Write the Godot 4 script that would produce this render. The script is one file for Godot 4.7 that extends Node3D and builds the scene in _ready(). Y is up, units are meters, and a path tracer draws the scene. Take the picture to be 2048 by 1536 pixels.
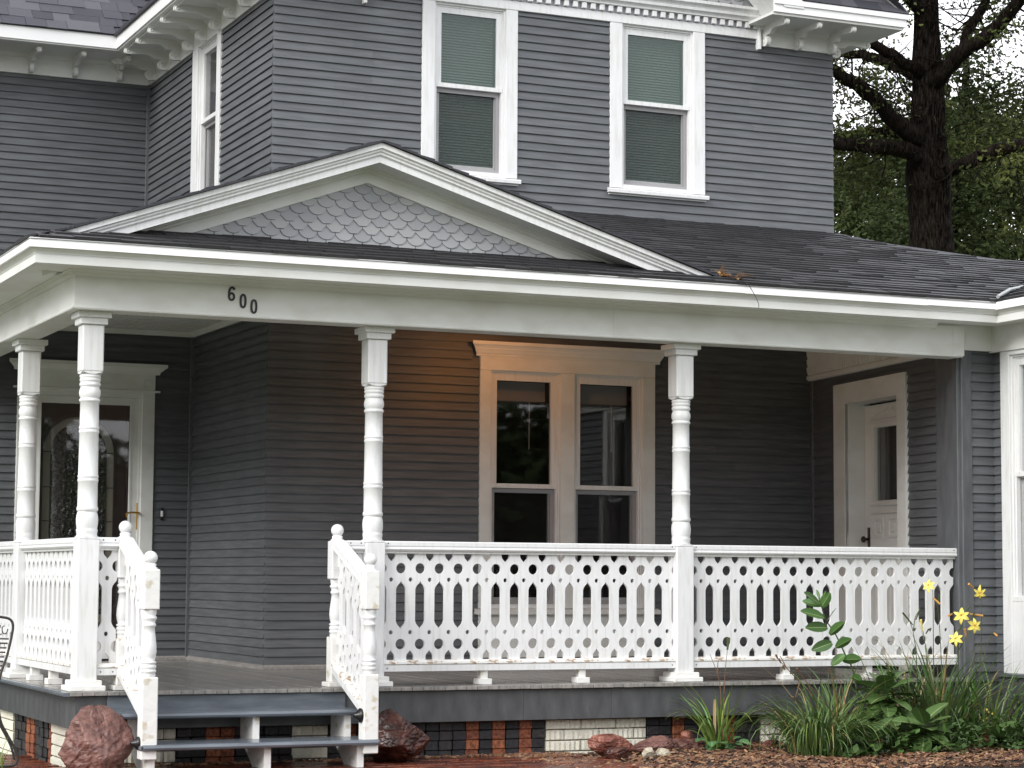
extends Node3D

var M := {}
var CN := {}
var rng := RandomNumberGenerator.new()
const PE := 0.0708
const DK := 0.625      # top of the porch deck
const CAM := Vector3(-5.3482, 1.3587, 16.6867)
var camb := Basis(Vector3.UP, -0.4196) * Basis(Vector3.RIGHT, 0.0867) * Basis(Vector3.BACK, 0.006)

# ---------------------------------------------------------------- helpers
func at(px: float, py: float, d: float) -> Vector3:
	return CAM + camb * (Vector3((px - 1024.0) / 4438.46, (768.0 - py) / 4438.46, -1.0) * d)

func put(node: Node, called: String, par: Node) -> void:
	var key := str(par.get_instance_id()) + called
	var k: int = CN.get(key, 0)
	CN[key] = k + 1
	node.name = called if k == 0 else "%s_%03d" % [called, k]
	par.add_child(node, true)

func tag(o: Node, label: String, category := "", group := "", kind := "") -> Node:
	o.set_meta("label", label)
	if category: o.set_meta("category", category)
	if group: o.set_meta("group", group)
	if kind: o.set_meta("kind", kind)
	return o

func thing(called: String, label: String, category: String, group := "", xf := Transform3D.IDENTITY) -> Node3D:
	var o := Node3D.new()
	put(o, called, self)
	o.transform = xf
	tag(o, label, category, group, "thing")
	return o

func node(called: String, par: Node, xf := Transform3D.IDENTITY) -> Node3D:
	var o := Node3D.new()
	put(o, called, par)
	o.transform = xf
	return o

func S() -> SurfaceTool:
	var st := SurfaceTool.new()
	st.begin(Mesh.PRIMITIVE_TRIANGLES)
	st.set_smooth_group(-1)
	return st

func fin(st: SurfaceTool) -> ArrayMesh:
	st.generate_normals()
	return st.commit()

func addm(me: Mesh, called: String, mat: Material, par: Node, xf := Transform3D.IDENTITY) -> MeshInstance3D:
	var o := MeshInstance3D.new()
	o.mesh = me
	o.material_override = mat
	put(o, called, par)
	o.transform = xf
	return o

func add(st: SurfaceTool, called: String, mat: Material, par: Node, xf := Transform3D.IDENTITY) -> MeshInstance3D:
	return addm(fin(st), called, mat, par, xf)

func stuff(o: Node) -> Node:
	o.set_meta("kind", "stuff")
	return o

func tri(st: SurfaceTool, a: Vector3, b: Vector3, c: Vector3) -> void:   # counter-clockwise seen from outside
	st.add_vertex(a); st.add_vertex(c); st.add_vertex(b)

func quad(st: SurfaceTool, a: Vector3, b: Vector3, c: Vector3, d: Vector3) -> void:
	tri(st, a, b, c); tri(st, a, c, d)

func box(st: SurfaceTool, a: Vector3, b: Vector3, xf := Transform3D.IDENTITY) -> void:
	var p := []
	for i in 8:
		p.append(xf * Vector3(b.x if i & 1 else a.x, b.y if i & 2 else a.y, b.z if i & 4 else a.z))
	quad(st, p[4], p[5], p[7], p[6]); quad(st, p[1], p[0], p[2], p[3])
	quad(st, p[0], p[4], p[6], p[2]); quad(st, p[5], p[1], p[3], p[7])
	quad(st, p[6], p[7], p[3], p[2]); quad(st, p[0], p[1], p[5], p[4])

# a box with its four long upright edges and top edges eased
func cbox(st: SurfaceTool, a: Vector3, b: Vector3, c: float, xf := Transform3D.IDENTITY) -> void:
	var rings := []
	for lv in [[a.y, c], [a.y + c, 0.0], [b.y - c, 0.0], [b.y, c]]:
		var y: float = lv[0]
		var i: float = lv[1]
		rings.append([Vector3(a.x + c, y, b.z - i), Vector3(b.x - c, y, b.z - i), Vector3(b.x - i, y, b.z - c), Vector3(b.x - i, y, a.z + c),
			Vector3(b.x - c, y, a.z + i), Vector3(a.x + c, y, a.z + i), Vector3(a.x + i, y, a.z + c), Vector3(a.x + i, y, b.z - c)])
	for k in 3:
		for j in 8:
			var j2 := (j + 1) % 8
			quad(st, xf * rings[k][j], xf * rings[k][j2], xf * rings[k + 1][j2], xf * rings[k + 1][j])
	for j in range(1, 7):
		tri(st, xf * rings[3][0], xf * rings[3][j], xf * rings[3][j + 1])
		tri(st, xf * rings[0][0], xf * rings[0][j + 1], xf * rings[0][j])

func ccw(p: PackedVector2Array) -> PackedVector2Array:
	var s := 0.0
	for i in p.size():
		var q := p[(i + 1) % p.size()]
		s += p[i].x * q.y - q.x * p[i].y
	if s < 0:
		var r := p.duplicate()
		r.reverse()
		return r
	return p

# polygon in x,y pulled from z0 to z1
func extrude(st: SurfaceTool, poly: PackedVector2Array, z0: float, z1: float, xf := Transform3D.IDENTITY) -> void:
	var p := ccw(poly)
	var ix := Geometry2D.triangulate_polygon(p)
	for k in range(0, ix.size(), 3):
		var t := [p[ix[k]], p[ix[k + 1]], p[ix[k + 2]]]
		if (t[1] - t[0]).cross(t[2] - t[0]) < 0:
			t = [t[0], t[2], t[1]]
		tri(st, xf * Vector3(t[0].x, t[0].y, z1), xf * Vector3(t[1].x, t[1].y, z1), xf * Vector3(t[2].x, t[2].y, z1))
		tri(st, xf * Vector3(t[0].x, t[0].y, z0), xf * Vector3(t[2].x, t[2].y, z0), xf * Vector3(t[1].x, t[1].y, z0))
	for i in p.size():
		var a := p[i]
		var b := p[(i + 1) % p.size()]
		quad(st, xf * Vector3(a.x, a.y, z0), xf * Vector3(b.x, b.y, z0), xf * Vector3(b.x, b.y, z1), xf * Vector3(a.x, a.y, z1))

# moulding: profile of (outward, up) run along x from u0 to u1, mitred by m * outward at the ends
func run(st: SurfaceTool, prof: Array, u0: float, u1: float, m0 := 0.0, m1 := 0.0, xf := Transform3D.IDENTITY) -> void:
	var p := PackedVector2Array()
	for q in prof: p.append(Vector2(q[0], q[1]))
	p = ccw(p)
	var f := func(q: Vector2, e: int) -> Vector3:
		return xf * Vector3(u0 - m0 * q.x if e == 0 else u1 + m1 * q.x, q.y, q.x)
	for i in p.size():
		var a := p[i]
		var b := p[(i + 1) % p.size()]
		quad(st, f.call(a, 1), f.call(a, 0), f.call(b, 0), f.call(b, 1))
	var ix := Geometry2D.triangulate_polygon(p)
	for k in range(0, ix.size(), 3):
		tri(st, f.call(p[ix[k]], 0), f.call(p[ix[k + 1]], 0), f.call(p[ix[k + 2]], 0))
		tri(st, f.call(p[ix[k]], 1), f.call(p[ix[k + 2]], 1), f.call(p[ix[k + 1]], 1))

# turned shape about y: pairs (y, radius) from the bottom up
func lathe(prof: Array, n := 20) -> ArrayMesh:
	var st := SurfaceTool.new()
	st.begin(Mesh.PRIMITIVE_TRIANGLES)
	st.set_smooth_group(0)
	for i in prof.size() - 1:
		var a = prof[i]
		var b = prof[i + 1]
		for j in n:
			var t0 := TAU * j / n
			var t1 := TAU * (j + 1) / n
			var p0 := Vector3(cos(t0) * a[1], a[0], -sin(t0) * a[1])
			var p1 := Vector3(cos(t1) * a[1], a[0], -sin(t1) * a[1])
			var p2 := Vector3(cos(t1) * b[1], b[0], -sin(t1) * b[1])
			var p3 := Vector3(cos(t0) * b[1], b[0], -sin(t0) * b[1])
			if a[1] > 0.0001: tri(st, p0, p1, p2 if b[1] > 0.0001 else p3)
			if b[1] > 0.0001: tri(st, p0, p2, p3)
	return fin(st)

func tube(st: SurfaceTool, pts: Array, r0: float, r1: float, n := 7) -> void:
	var rings := []
	for i in pts.size():
		var d: Vector3 = (pts[min(i + 1, pts.size() - 1)] - pts[max(i - 1, 0)]).normalized()
		var e := d.cross(Vector3(0.31, 0.2, 0.93)).normalized()
		var g := d.cross(e)
		var r: float = lerp(r0, r1, i / float(max(1, pts.size() - 1)))
		var ring := []
		for j in n: ring.append(pts[i] + (e * cos(TAU * j / n) + g * sin(TAU * j / n)) * r)
		rings.append(ring)
	for i in pts.size() - 1:
		for j in n:
			var k := (j + 1) % n
			quad(st, rings[i][j], rings[i][k], rings[i + 1][k], rings[i + 1][j])
	for j in range(1, n - 1):
		tri(st, rings[0][0], rings[0][j + 1], rings[0][j])
		tri(st, rings[-1][0], rings[-1][j], rings[-1][j + 1])

func smooth_pts(p: Array, n := 4) -> Array:
	var c := Curve3D.new()
	for i in p.size():
		var d: Vector3 = (p[min(i + 1, p.size() - 1)] - p[max(i - 1, 0)]) / 6.0
		c.add_point(p[i], -d, d)
	var r := []
	for i in p.size() - 1:
		for k in n: r.append(c.sample(i, k / float(n)))
	r.append(p[-1])
	return r

# ---------------------------------------------------------------- materials
func lin(r: float, g: float, b: float) -> Color:
	return Color(r, g, b).linear_to_srgb()

func noise_img(sd: int, freq: float, oct: int, a: Color, b: Color, lo := 0.0, hi := 1.0, size := 256, type := FastNoiseLite.TYPE_SIMPLEX_SMOOTH) -> Image:
	var nz := FastNoiseLite.new()
	nz.seed = sd
	nz.noise_type = type
	nz.frequency = freq
	nz.fractal_octaves = oct
	var im := nz.get_seamless_image(size, size)
	im.convert(Image.FORMAT_L8)
	var d := im.get_data()
	var o := PackedByteArray()
	o.resize(size * size * 3)
	for i in size * size:
		var t := clampf((d[i] / 255.0 - lo) / (hi - lo), 0, 1)
		var c := a.lerp(b, t)
		o[i * 3] = int(c.r * 255); o[i * 3 + 1] = int(c.g * 255); o[i * 3 + 2] = int(c.b * 255)
	return Image.create_from_data(size, size, false, Image.FORMAT_RGB8, o)

func tex(im: Image) -> ImageTexture:
	im.generate_mipmaps()
	return ImageTexture.create_from_image(im)

func normal_of(sd: int, freq: float, oct: int, strength: float, type := FastNoiseLite.TYPE_SIMPLEX_SMOOTH) -> ImageTexture:
	var im := noise_img(sd, freq, oct, Color.BLACK, Color.WHITE, 0.0, 1.0, 256, type)
	im.convert(Image.FORMAT_RGBA8)
	im.bump_map_to_normal_map(strength)
	return tex(im)

func mat(c: Color, rough: float, t: Texture2D = null, sc := Vector3.ONE, nm: Texture2D = null, nsc := 0.5, world := true) -> StandardMaterial3D:
	var m := StandardMaterial3D.new()
	m.albedo_color = c
	m.roughness = rough
	if t or nm:
		m.uv1_triplanar = true
		m.uv1_world_triplanar = world
		m.uv1_scale = sc
	if t: m.albedo_texture = t
	if nm:
		m.normal_enabled = true
		m.normal_texture = nm
		m.normal_scale = nsc
	m.cull_mode = BaseMaterial3D.CULL_DISABLED
	return m

func make_materials() -> void:
	var soft := tex(noise_img(11, 0.012, 5, Color(0.965, 0.96, 0.95), Color.WHITE, 0.25, 0.62))
	var grain := tex(noise_img(12, 0.02, 5, Color(0.87, 0.87, 0.875), Color.WHITE, 0.2, 0.8))
	var wood_n := normal_of(13, 0.03, 4, 3.0)
	var streak := tex(noise_img(16, 0.03, 5, Color(0.955, 0.952, 0.94), Color.WHITE, 0.15, 0.5))
	M.white = mat(Color(0.888, 0.89, 0.892), 0.42, streak, Vector3(2.6, 0.32, 2.6), wood_n, 0.14)
	M.white_warm = mat(Color(0.89, 0.893, 0.883), 0.5, soft, Vector3(0.6, 1.1, 0.6), wood_n, 0.12)
	M.metal_white = mat(Color(0.925, 0.925, 0.925), 0.35)
	M.peel = mat(Color.WHITE, 0.6, tex(noise_img(14, 0.022, 5, Color(0.90, 0.895, 0.88), Color(0.62, 0.52, 0.41), 0.64, 0.74)), Vector3(1.7, 3.0, 3.0), wood_n, 0.3)
	M.peel_light = mat(Color.WHITE, 0.6, tex(noise_img(15, 0.02, 5, Color(0.90, 0.895, 0.885), Color(0.78, 0.745, 0.67), 0.70, 0.88)), Vector3(1.2, 1.7, 1.2), wood_n, 0.3)
	var sid := [Color(0.381, 0.391, 0.404), Color(0.369, 0.379, 0.392), Color(0.393, 0.403, 0.415), Color(0.375, 0.386, 0.40)]
	M.siding = []
	for i in 4: M.siding.append(mat(sid[i], 0.5, grain, Vector3(0.35 + 0.05 * i, 5.0, 0.35 + 0.04 * i), wood_n, 0.16))
	M.grey = mat(Color(0.381, 0.391, 0.404), 0.45, grain, Vector3(2, 0.5, 2), wood_n, 0.12)
	M.skirt = mat(Color(0.34, 0.345, 0.352), 0.38, grain, Vector3(1.6, 0.5, 1.6), wood_n, 0.15)
	M.scale_grey = []
	for k in 3: M.scale_grey.append(mat([Color(0.63, 0.635, 0.645), Color(0.60, 0.605, 0.62), Color(0.65, 0.655, 0.66)][k], 0.55))
	M.dentil_back = mat(Color(0.62, 0.62, 0.65), 0.55)
	M.deck = []
	for k in 3: M.deck.append(mat([Color(0.60, 0.585, 0.565), Color(0.63, 0.61, 0.59), Color(0.57, 0.56, 0.545)][k], 0.2, grain, Vector3(4, 2, 0.5), wood_n, 0.25))
	M.tread = mat(Color(0.43, 0.455, 0.485), 0.22, grain, Vector3(0.6, 3, 3), wood_n, 0.2)
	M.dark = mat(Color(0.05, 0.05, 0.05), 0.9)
	M.inside = mat(Color(0.20, 0.17, 0.15), 0.9)
	var gran := tex(noise_img(21, 0.25, 2, Color(0.6, 0.6, 0.6), Color(1, 1, 1), 0.2, 0.8))
	var gran_n := normal_of(22, 0.2, 3, 6.0)
	M.shingle = mat(Color(0.235, 0.235, 0.245), 0.5, gran, Vector3(3, 3, 3), gran_n, 0.5)
	M.shingle.vertex_color_use_as_albedo = true
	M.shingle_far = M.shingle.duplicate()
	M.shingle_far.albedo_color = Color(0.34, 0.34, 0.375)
	M.shingle_up = []
	for k in 5: M.shingle_up.append(mat([Color(0.30, 0.30, 0.34), Color(0.36, 0.36, 0.395), Color(0.41, 0.41, 0.44), Color(0.255, 0.255, 0.29), Color(0.33, 0.325, 0.36)][k], 0.6, gran, Vector3(3, 3, 3), gran_n, 0.6))
	# glass
	M.glass_up = mat(Color(0.18, 0.30, 0.255, 0.42), 0.03)
	M.glass = mat(Color(0.10, 0.10, 0.10, 0.22), 0.02)
	M.glass_clear = mat(Color(0.2, 0.22, 0.22, 0.05), 0.02)
	for k in ["glass_up", "glass", "glass_clear"]:
		M[k].transparency = BaseMaterial3D.TRANSPARENCY_ALPHA
	M.screen = mat(Color(0.08, 0.08, 0.085, 0.17), 0.8)
	M.screen.transparency = BaseMaterial3D.TRANSPARENCY_ALPHA
	M.screen_frame = mat(Color(0.60, 0.59, 0.60), 0.5)
	M.blind = mat(Color(0.80, 0.88, 0.84), 0.5)
	M.blind_white = mat(Color(0.86, 0.90, 0.89), 0.5)
	M.curtain_grey = mat(Color(0.42, 0.41, 0.40), 0.9)
	M.curtain = mat(Color(0.75, 0.76, 0.78), 0.9)
	M.door_wood = mat(Color(0.20, 0.115, 0.10), 0.35, grain, Vector3(4, 0.5, 4))
	M.door_glass = mat(Color(0.23, 0.225, 0.21), 0.18, tex(noise_img(31, 0.03, 4, Color(0.55, 0.5, 0.45), Color.WHITE, 0.3, 0.7)), Vector3(3, 3, 3), normal_of(32, 0.02, 3, 14.0), 1.0)
	M.lead = mat(Color(0.10, 0.10, 0.10), 0.4)
	M.bevel_glass = mat(Color(0.50, 0.48, 0.43), 0.12)
	M.brass = mat(Color(0.72, 0.56, 0.26), 0.3)
	M.brass.metallic = 0.9
	M.bronze = mat(Color(0.13, 0.07, 0.05), 0.35)
	M.black = mat(Color(0.05, 0.05, 0.055), 0.35)
	M.numeral = mat(Color(0.04, 0.04, 0.045), 0.4)
	M.iron = mat(Color(0.22, 0.21, 0.20), 0.4)
	M.alum = mat(Color(0.62, 0.63, 0.63), 0.35)
	# masonry
	var bn := normal_of(41, 0.09, 4, 5.0)
	var bt := tex(noise_img(42, 0.03, 5, Color(0.62, 0.60, 0.60), Color.WHITE, 0.2, 0.75))
	M.brick_red = []
	M.brick_dark = []
	for k in 3:
		M.brick_red.append(mat([Color(0.63, 0.365, 0.24), Color(0.57, 0.32, 0.215), Color(0.67, 0.40, 0.26)][k], 0.6, bt, Vector3(4, 4, 4), bn, 0.6))
		M.brick_dark.append(mat([Color(0.19, 0.185, 0.20), Color(0.155, 0.15, 0.165), Color(0.235, 0.22, 0.225)][k], 0.5, bt, Vector3(4, 4, 4), bn, 0.7))
	M.block = mat(Color(0.89, 0.875, 0.815), 0.7, soft, Vector3(2, 2, 2), bn, 0.4)
	M.paver = []
	for k in 4: M.paver.append(mat([Color(0.50, 0.27, 0.19), Color(0.44, 0.235, 0.17), Color(0.56, 0.31, 0.21), Color(0.38, 0.215, 0.175)][k], 0.2, bt, Vector3(5, 5, 5), bn, 0.35))
	M.soil = mat(Color(0.22, 0.155, 0.12), 0.6, bt, Vector3(3, 3, 3), bn, 0.8)
	M.lawn = mat(Color(0.43, 0.455, 0.34), 0.9, bt, Vector3(0.4, 0.4, 0.4))
	M.rock = []
	var rkn := normal_of(52, 0.03, 6, 10.0)
	var rks := [[Color(0.33, 0.205, 0.185), Color(0.51, 0.365, 0.33)], [Color(0.17, 0.085, 0.07), Color(0.38, 0.22, 0.18)], [Color(0.36, 0.19, 0.16), Color(0.62, 0.40, 0.33)], [Color(0.6, 0.56, 0.48), Color(0.86, 0.83, 0.76)]]
	for k in 4:
		M.rock.append(mat(Color.WHITE, 0.42 if k != 1 else 0.28, tex(noise_img(60 + k, 0.012, 6, rks[k][0], rks[k][1], 0.25, 0.75)), Vector3(2.0, 4.0, 2.0), rkn, 0.9))
	# plants
	var bark_t := tex(noise_img(71, 0.05, 4, Color(0.35, 0.33, 0.31), Color.WHITE, 0.25, 0.75))
	M.bark = mat(Color(0.17, 0.15, 0.135), 0.9, bark_t, Vector3(1.6, 0.22, 1.6), normal_of(72, 0.05, 4, 16.0), 1.0)
	M.bark.metallic_specular = 0.15
	M.leaf = mat(Color.WHITE, 0.75)
	M.leaf.metallic_specular = 0.2
	M.leaf.vertex_color_use_as_albedo = true
	M.leaf.backlight = Color(0.40, 0.40, 0.10)
	M.blade = mat(Color.WHITE, 0.35)
	M.blade.vertex_color_use_as_albedo = true
	M.blade.backlight = Color(0.2, 0.3, 0.06)
	M.petal = mat(Color(0.95, 0.87, 0.42), 0.5)
	M.petal.backlight = Color(0.4, 0.38, 0.12)
	M.petal_faded = mat(Color(0.80, 0.60, 0.32), 0.6)
	M.stem = mat(Color(0.26, 0.31, 0.15), 0.6)
	M.stem_dry = mat(Color(0.45, 0.33, 0.22), 0.7)
	M.chip = mat(Color.WHITE, 0.5)
	M.chip.vertex_color_use_as_albedo = true

const LAMP := Vector3(1.8, 3.39, 0.85)
const LAMP_E := 0.135

func _ready() -> void:
	rng.seed = 20240
	var cam := Camera3D.new()
	cam.fov = 19.644
	cam.near = 0.1
	cam.far = 600.0
	cam.transform = Transform3D(camb, CAM)
	cam.current = true
	put(cam, "camera", self)
	var sky := Sky.new()
	var sm := ProceduralSkyMaterial.new()
	sm.sky_top_color = Color(0.925, 0.935, 0.96)
	sm.sky_horizon_color = Color(0.97, 0.975, 0.985)
	sm.sky_curve = 0.25
	sm.sky_energy_multiplier = 1.0
	sm.ground_bottom_color = Color(0.20, 0.20, 0.17)
	sm.ground_horizon_color = Color(0.45, 0.46, 0.44)
	sky.sky_material = sm
	var env := Environment.new()
	env.background_mode = Environment.BG_SKY
	env.sky = sky
	env.background_energy_multiplier = 1.0
	env.tonemap_mode = Environment.TONE_MAPPER_LINEAR
	env.tonemap_exposure = 2.0
	env.sdfgi_enabled = true
	env.ssao_enabled = true
	env.ssil_enabled = true
	var we := WorldEnvironment.new()
	we.environment = env
	put(we, "environment", self)
	var sun := DirectionalLight3D.new()
	sun.light_energy = 0.5
	sun.light_color = Color(1.0, 0.995, 0.985)
	sun.light_angular_distance = 30.0
	sun.shadow_enabled = true
	sun.rotation = Vector3(deg_to_rad(-30), deg_to_rad(-64), 0)
	put(sun, "sun", self)
	make_materials()
	build_ground()
	build_house()
	build_porch()
	build_rails()
	build_steps()
	build_number()
	build_trees()
	build_rocks()
	build_plants()
	build_small()

# ---------------------------------------------------------------- walls
func board_mesh(l: float, h: float) -> ArrayMesh:
	var st := S()
	var n := int(ceil(l / 0.45))
	var w := []
	for i in n + 1: w.append(rng.randf_range(-0.0012, 0.0012))
	for i in n:
		var x0 := l * i / n
		var x1 := l * (i + 1) / n
		var b0: float = w[i]
		var b1: float = w[i + 1]
		quad(st, Vector3(x0, b0, 0.0215), Vector3(x1, b1, 0.0215), Vector3(x1, h + 0.016, 0.0035), Vector3(x0, h + 0.016, 0.0035))
		quad(st, Vector3(x0, b0 + 0.015, 0.001), Vector3(x1, b1 + 0.015, 0.001), Vector3(x1, b1, 0.0215), Vector3(x0, b0, 0.0215))
	for e in [0.0, l]:
		var a := Vector3(e, w[0] if e == 0.0 else w[n], 0.0215)
		var b := Vector3(e, a.y + 0.015, 0.001)
		var c := Vector3(e, h + 0.016, 0.001)
		var d := Vector3(e, h + 0.016, 0.0035)
		if e == 0.0: quad(st, b, a, d, c)
		else: quad(st, a, b, c, d)
	quad(st, Vector3(0, h + 0.016, 0.0035), Vector3(l, h + 0.016, 0.0035), Vector3(l, h + 0.016, 0.001), Vector3(0, h + 0.016, 0.001))
	return fin(st)

func siding(par: Node, u0: float, u1: float, v0: float, v1: float, phase: float, holes := [], joint := true) -> void:
	var j := int(floor((v0 - phase) / PE)) + 0
	while phase + j * PE < v1 - 0.004:
		var b := phase + j * PE
		j += 1
		var top: float = min(b + PE, v1)
		if b < v0 - 0.004:
			if top < v0 + 0.02: continue
			b = v0
		var spans := [[u0, u1]]
		for h in holes:
			if (b + top) * 0.5 > h[2] and (b + top) * 0.5 < h[3]:
				var ns := []
				for s in spans:
					if h[0] > s[0]: ns.append([s[0], min(h[0], s[1])])
					if h[1] < s[1]: ns.append([max(h[1], s[0]), s[1]])
				spans = ns
		for s in spans:
			var cuts := [s[0]]
			if joint and s[1] - s[0] > 1.2 and rng.randf() < 0.55: cuts.append(lerp(s[0], s[1], rng.randf_range(0.3, 0.7)))
			cuts.append(s[1])
			for k in cuts.size() - 1:
				var a: float = cuts[k] + (0.0008 if k else 0.0)
				if cuts[k + 1] - a < 0.01: continue
				addm(board_mesh(cuts[k + 1] - a, top - b), "siding_board", M.siding[rng.randi() % 4], par, Transform3D(Basis.IDENTITY, Vector3(a, b, rng.randf_range(-0.0008, 0.0008))))

# sheathing behind the boards: a slab with rectangular openings
func slab(u0: float, u1: float, v0: float, v1: float, t: float, holes: Array) -> ArrayMesh:
	var st := S()
	var xs := [u0, u1]
	var ys := [v0, v1]
	for h in holes:
		xs.append_array([h[0], h[1]]); ys.append_array([h[2], h[3]])
	xs.sort(); ys.sort()
	for i in xs.size() - 1:
		for k in ys.size() - 1:
			if xs[i + 1] - xs[i] < 1e-4 or ys[k + 1] - ys[k] < 1e-4: continue
			var c := Vector2((xs[i] + xs[i + 1]) / 2, (ys[k] + ys[k + 1]) / 2)
			if c.x < u0 or c.x > u1 or c.y < v0 or c.y > v1: continue
			var open := false
			for h in holes:
				if c.x > h[0] and c.x < h[1] and c.y > h[2] and c.y < h[3]: open = true
			if not open: box(st, Vector3(xs[i], ys[k], -t), Vector3(xs[i + 1], ys[k + 1], 0))
	return fin(st)

func wall(par: Node, called: String, xf: Transform3D, u0: float, u1: float, v0: float, v1: float, holes := [], t := 0.14) -> MeshInstance3D:
	return addm(slab(u0, u1, v0, v1, t, holes), called, M.grey, par, xf)

# ---------------------------------------------------------------- windows
func frame_st(st: SurfaceTool, a: Rect2, b: Rect2, z0: float, z1: float) -> void:   # outer a, opening b
	box(st, Vector3(a.position.x, a.position.y, z0), Vector3(b.position.x, a.end.y, z1))
	box(st, Vector3(b.end.x, a.position.y, z0), Vector3(a.end.x, a.end.y, z1))
	box(st, Vector3(b.position.x, a.position.y, z0), Vector3(b.end.x, b.position.y, z1))
	box(st, Vector3(b.position.x, b.end.y, z0), Vector3(b.end.x, a.end.y, z1))

func R(x0: float, y0: float, x1: float, y1: float) -> Rect2:
	return Rect2(x0, y0, x1 - x0, y1 - y0)

func pane(par: Node, r: Rect2, z: float, m: Material, called := "pane") -> void:
	var st := S()
	box(st, Vector3(r.position.x, r.position.y, z - 0.002), Vector3(r.end.x, r.end.y, z + 0.002))
	add(st, called, m, par)

func blind(par: Node, r: Rect2, z: float, m: Material, tilt := 1.0) -> void:
	var st := S()
	var y := r.position.y
	while y < r.end.y:
		var o := rng.randf_range(-0.001, 0.001)
		var a := Vector3(r.position.x, y + o, z + 0.012)
		var b := Vector3(r.end.x, y - o, z + 0.012)
		quad(st, a, b, b + Vector3(0, 0.0165 * tilt, -0.014), a + Vector3(0, 0.0165 * tilt, -0.014))
		quad(st, a + Vector3(0, -0.0012, 0), b + Vector3(0, -0.0012, 0), b, a)
		y += 0.0232
	stuff(add(st, "blind", m, par))

# a double-hung window whose opening is i and whose casing reaches to o; half screen outside the lower sash
func hung(w: Node, i: Rect2, vm: float, gl: Material, scr: bool, with_blind: Material, deep := 0.0) -> void:
	var st := S()
	# jamb lining with two stops
	frame_st(st, i.grow(0.004), i.grow(-0.016), -0.13, 0.008)
	frame_st(st, i.grow(-0.016), i.grow(-0.03), -0.13, -0.008)
	add(st, "jamb", M.white, w)
	var a := i.grow(-0.03)
	st = S()
	var up := R(a.position.x, vm, a.end.x, a.end.y)
	frame_st(st, up, R(up.position.x + 0.042, vm + 0.024, up.end.x - 0.042, up.end.y - 0.05), -0.05, -0.014)
	box(st, Vector3(a.position.x - 0.012, vm - 0.012, -0.048), Vector3(a.end.x + 0.012, vm + 0.023, -0.004))
	add(st, "upper_sash", M.white, w)
	pane(w, R(up.position.x + 0.04, vm + 0.02, up.end.x - 0.04, up.end.y - 0.045), -0.032, gl)
	st = S()
	var lo := R(a.position.x, a.position.y, a.end.x, vm)
	frame_st(st, lo, R(lo.position.x + 0.042, lo.position.y + 0.06, lo.end.x - 0.042, lo.end.y - 0.04), -0.09, -0.056)
	add(st, "lower_sash", M.white, w)
	pane(w, R(lo.position.x + 0.04, lo.position.y + 0.055, lo.end.x - 0.04, lo.end.y - 0.035), -0.073, gl)
	st = S()
	box(st, Vector3(i.position.x, i.position.y, -0.12), Vector3(i.end.x, i.position.y + 0.034, 0.02))
	add(st, "sub_sill", M.white, w)
	if scr:
		st = S()
		frame_st(st, R(lo.position.x + 0.001, lo.position.y + 0.005, lo.end.x - 0.001, lo.end.y - 0.013), R(lo.position.x + 0.018, lo.position.y + 0.04, lo.end.x - 0.034, lo.end.y - 0.05), -0.052, -0.042)
		add(st, "screen_frame", M.screen_frame, w)
		pane(w, R(lo.position.x + 0.014, lo.position.y + 0.03, lo.end.x - 0.025, lo.end.y - 0.04), -0.047, M.screen, "insect_screen")
	if with_blind:
		blind(w, R(a.position.x + 0.01, a.position.y + 0.075, a.end.x - 0.03, a.end.y), -0.125, with_blind, 0.95)

func casing_side(st: SurfaceTool, u0: float, u1: float, v0: float, v1: float, z := 0.03) -> void:
	cbox(st, Vector3(u0, v0, 0.0), Vector3(u1, v1, z), 0.003)

func front_windows(par: Node) -> Array:
	var holes := []
	for d in [[1.259, 1.372, 2.012, 2.119, 5.395], [2.984, 3.100, 3.790, 3.904, 5.41]]:
		var w := node("window", par)
		var st := S()
		casing_side(st, d[0], d[1], 4.66, 6.088)
		casing_side(st, d[2], d[3], 4.66, 6.088)
		add(st, "casing", M.white, w)
		st = S()
		run(st, [[0.0, 4.62], [0.062, 4.614], [0.064, 4.64], [0.058, 4.648], [0.0, 4.662]], d[0] - 0.022, d[3] + 0.022)
		box(st, Vector3(d[0] - 0.01, 4.60, 0), Vector3(d[3] + 0.01, 4.618, 0.028))
		add(st, "sill", M.white, w)
		hung(w, R(d[1], 4.66, d[2], 6.088), d[4], M.glass_up, true, M.blind)
		holes.append([d[1] - 0.003, d[2] + 0.003, 4.655, 6.092])
	return holes

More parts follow.
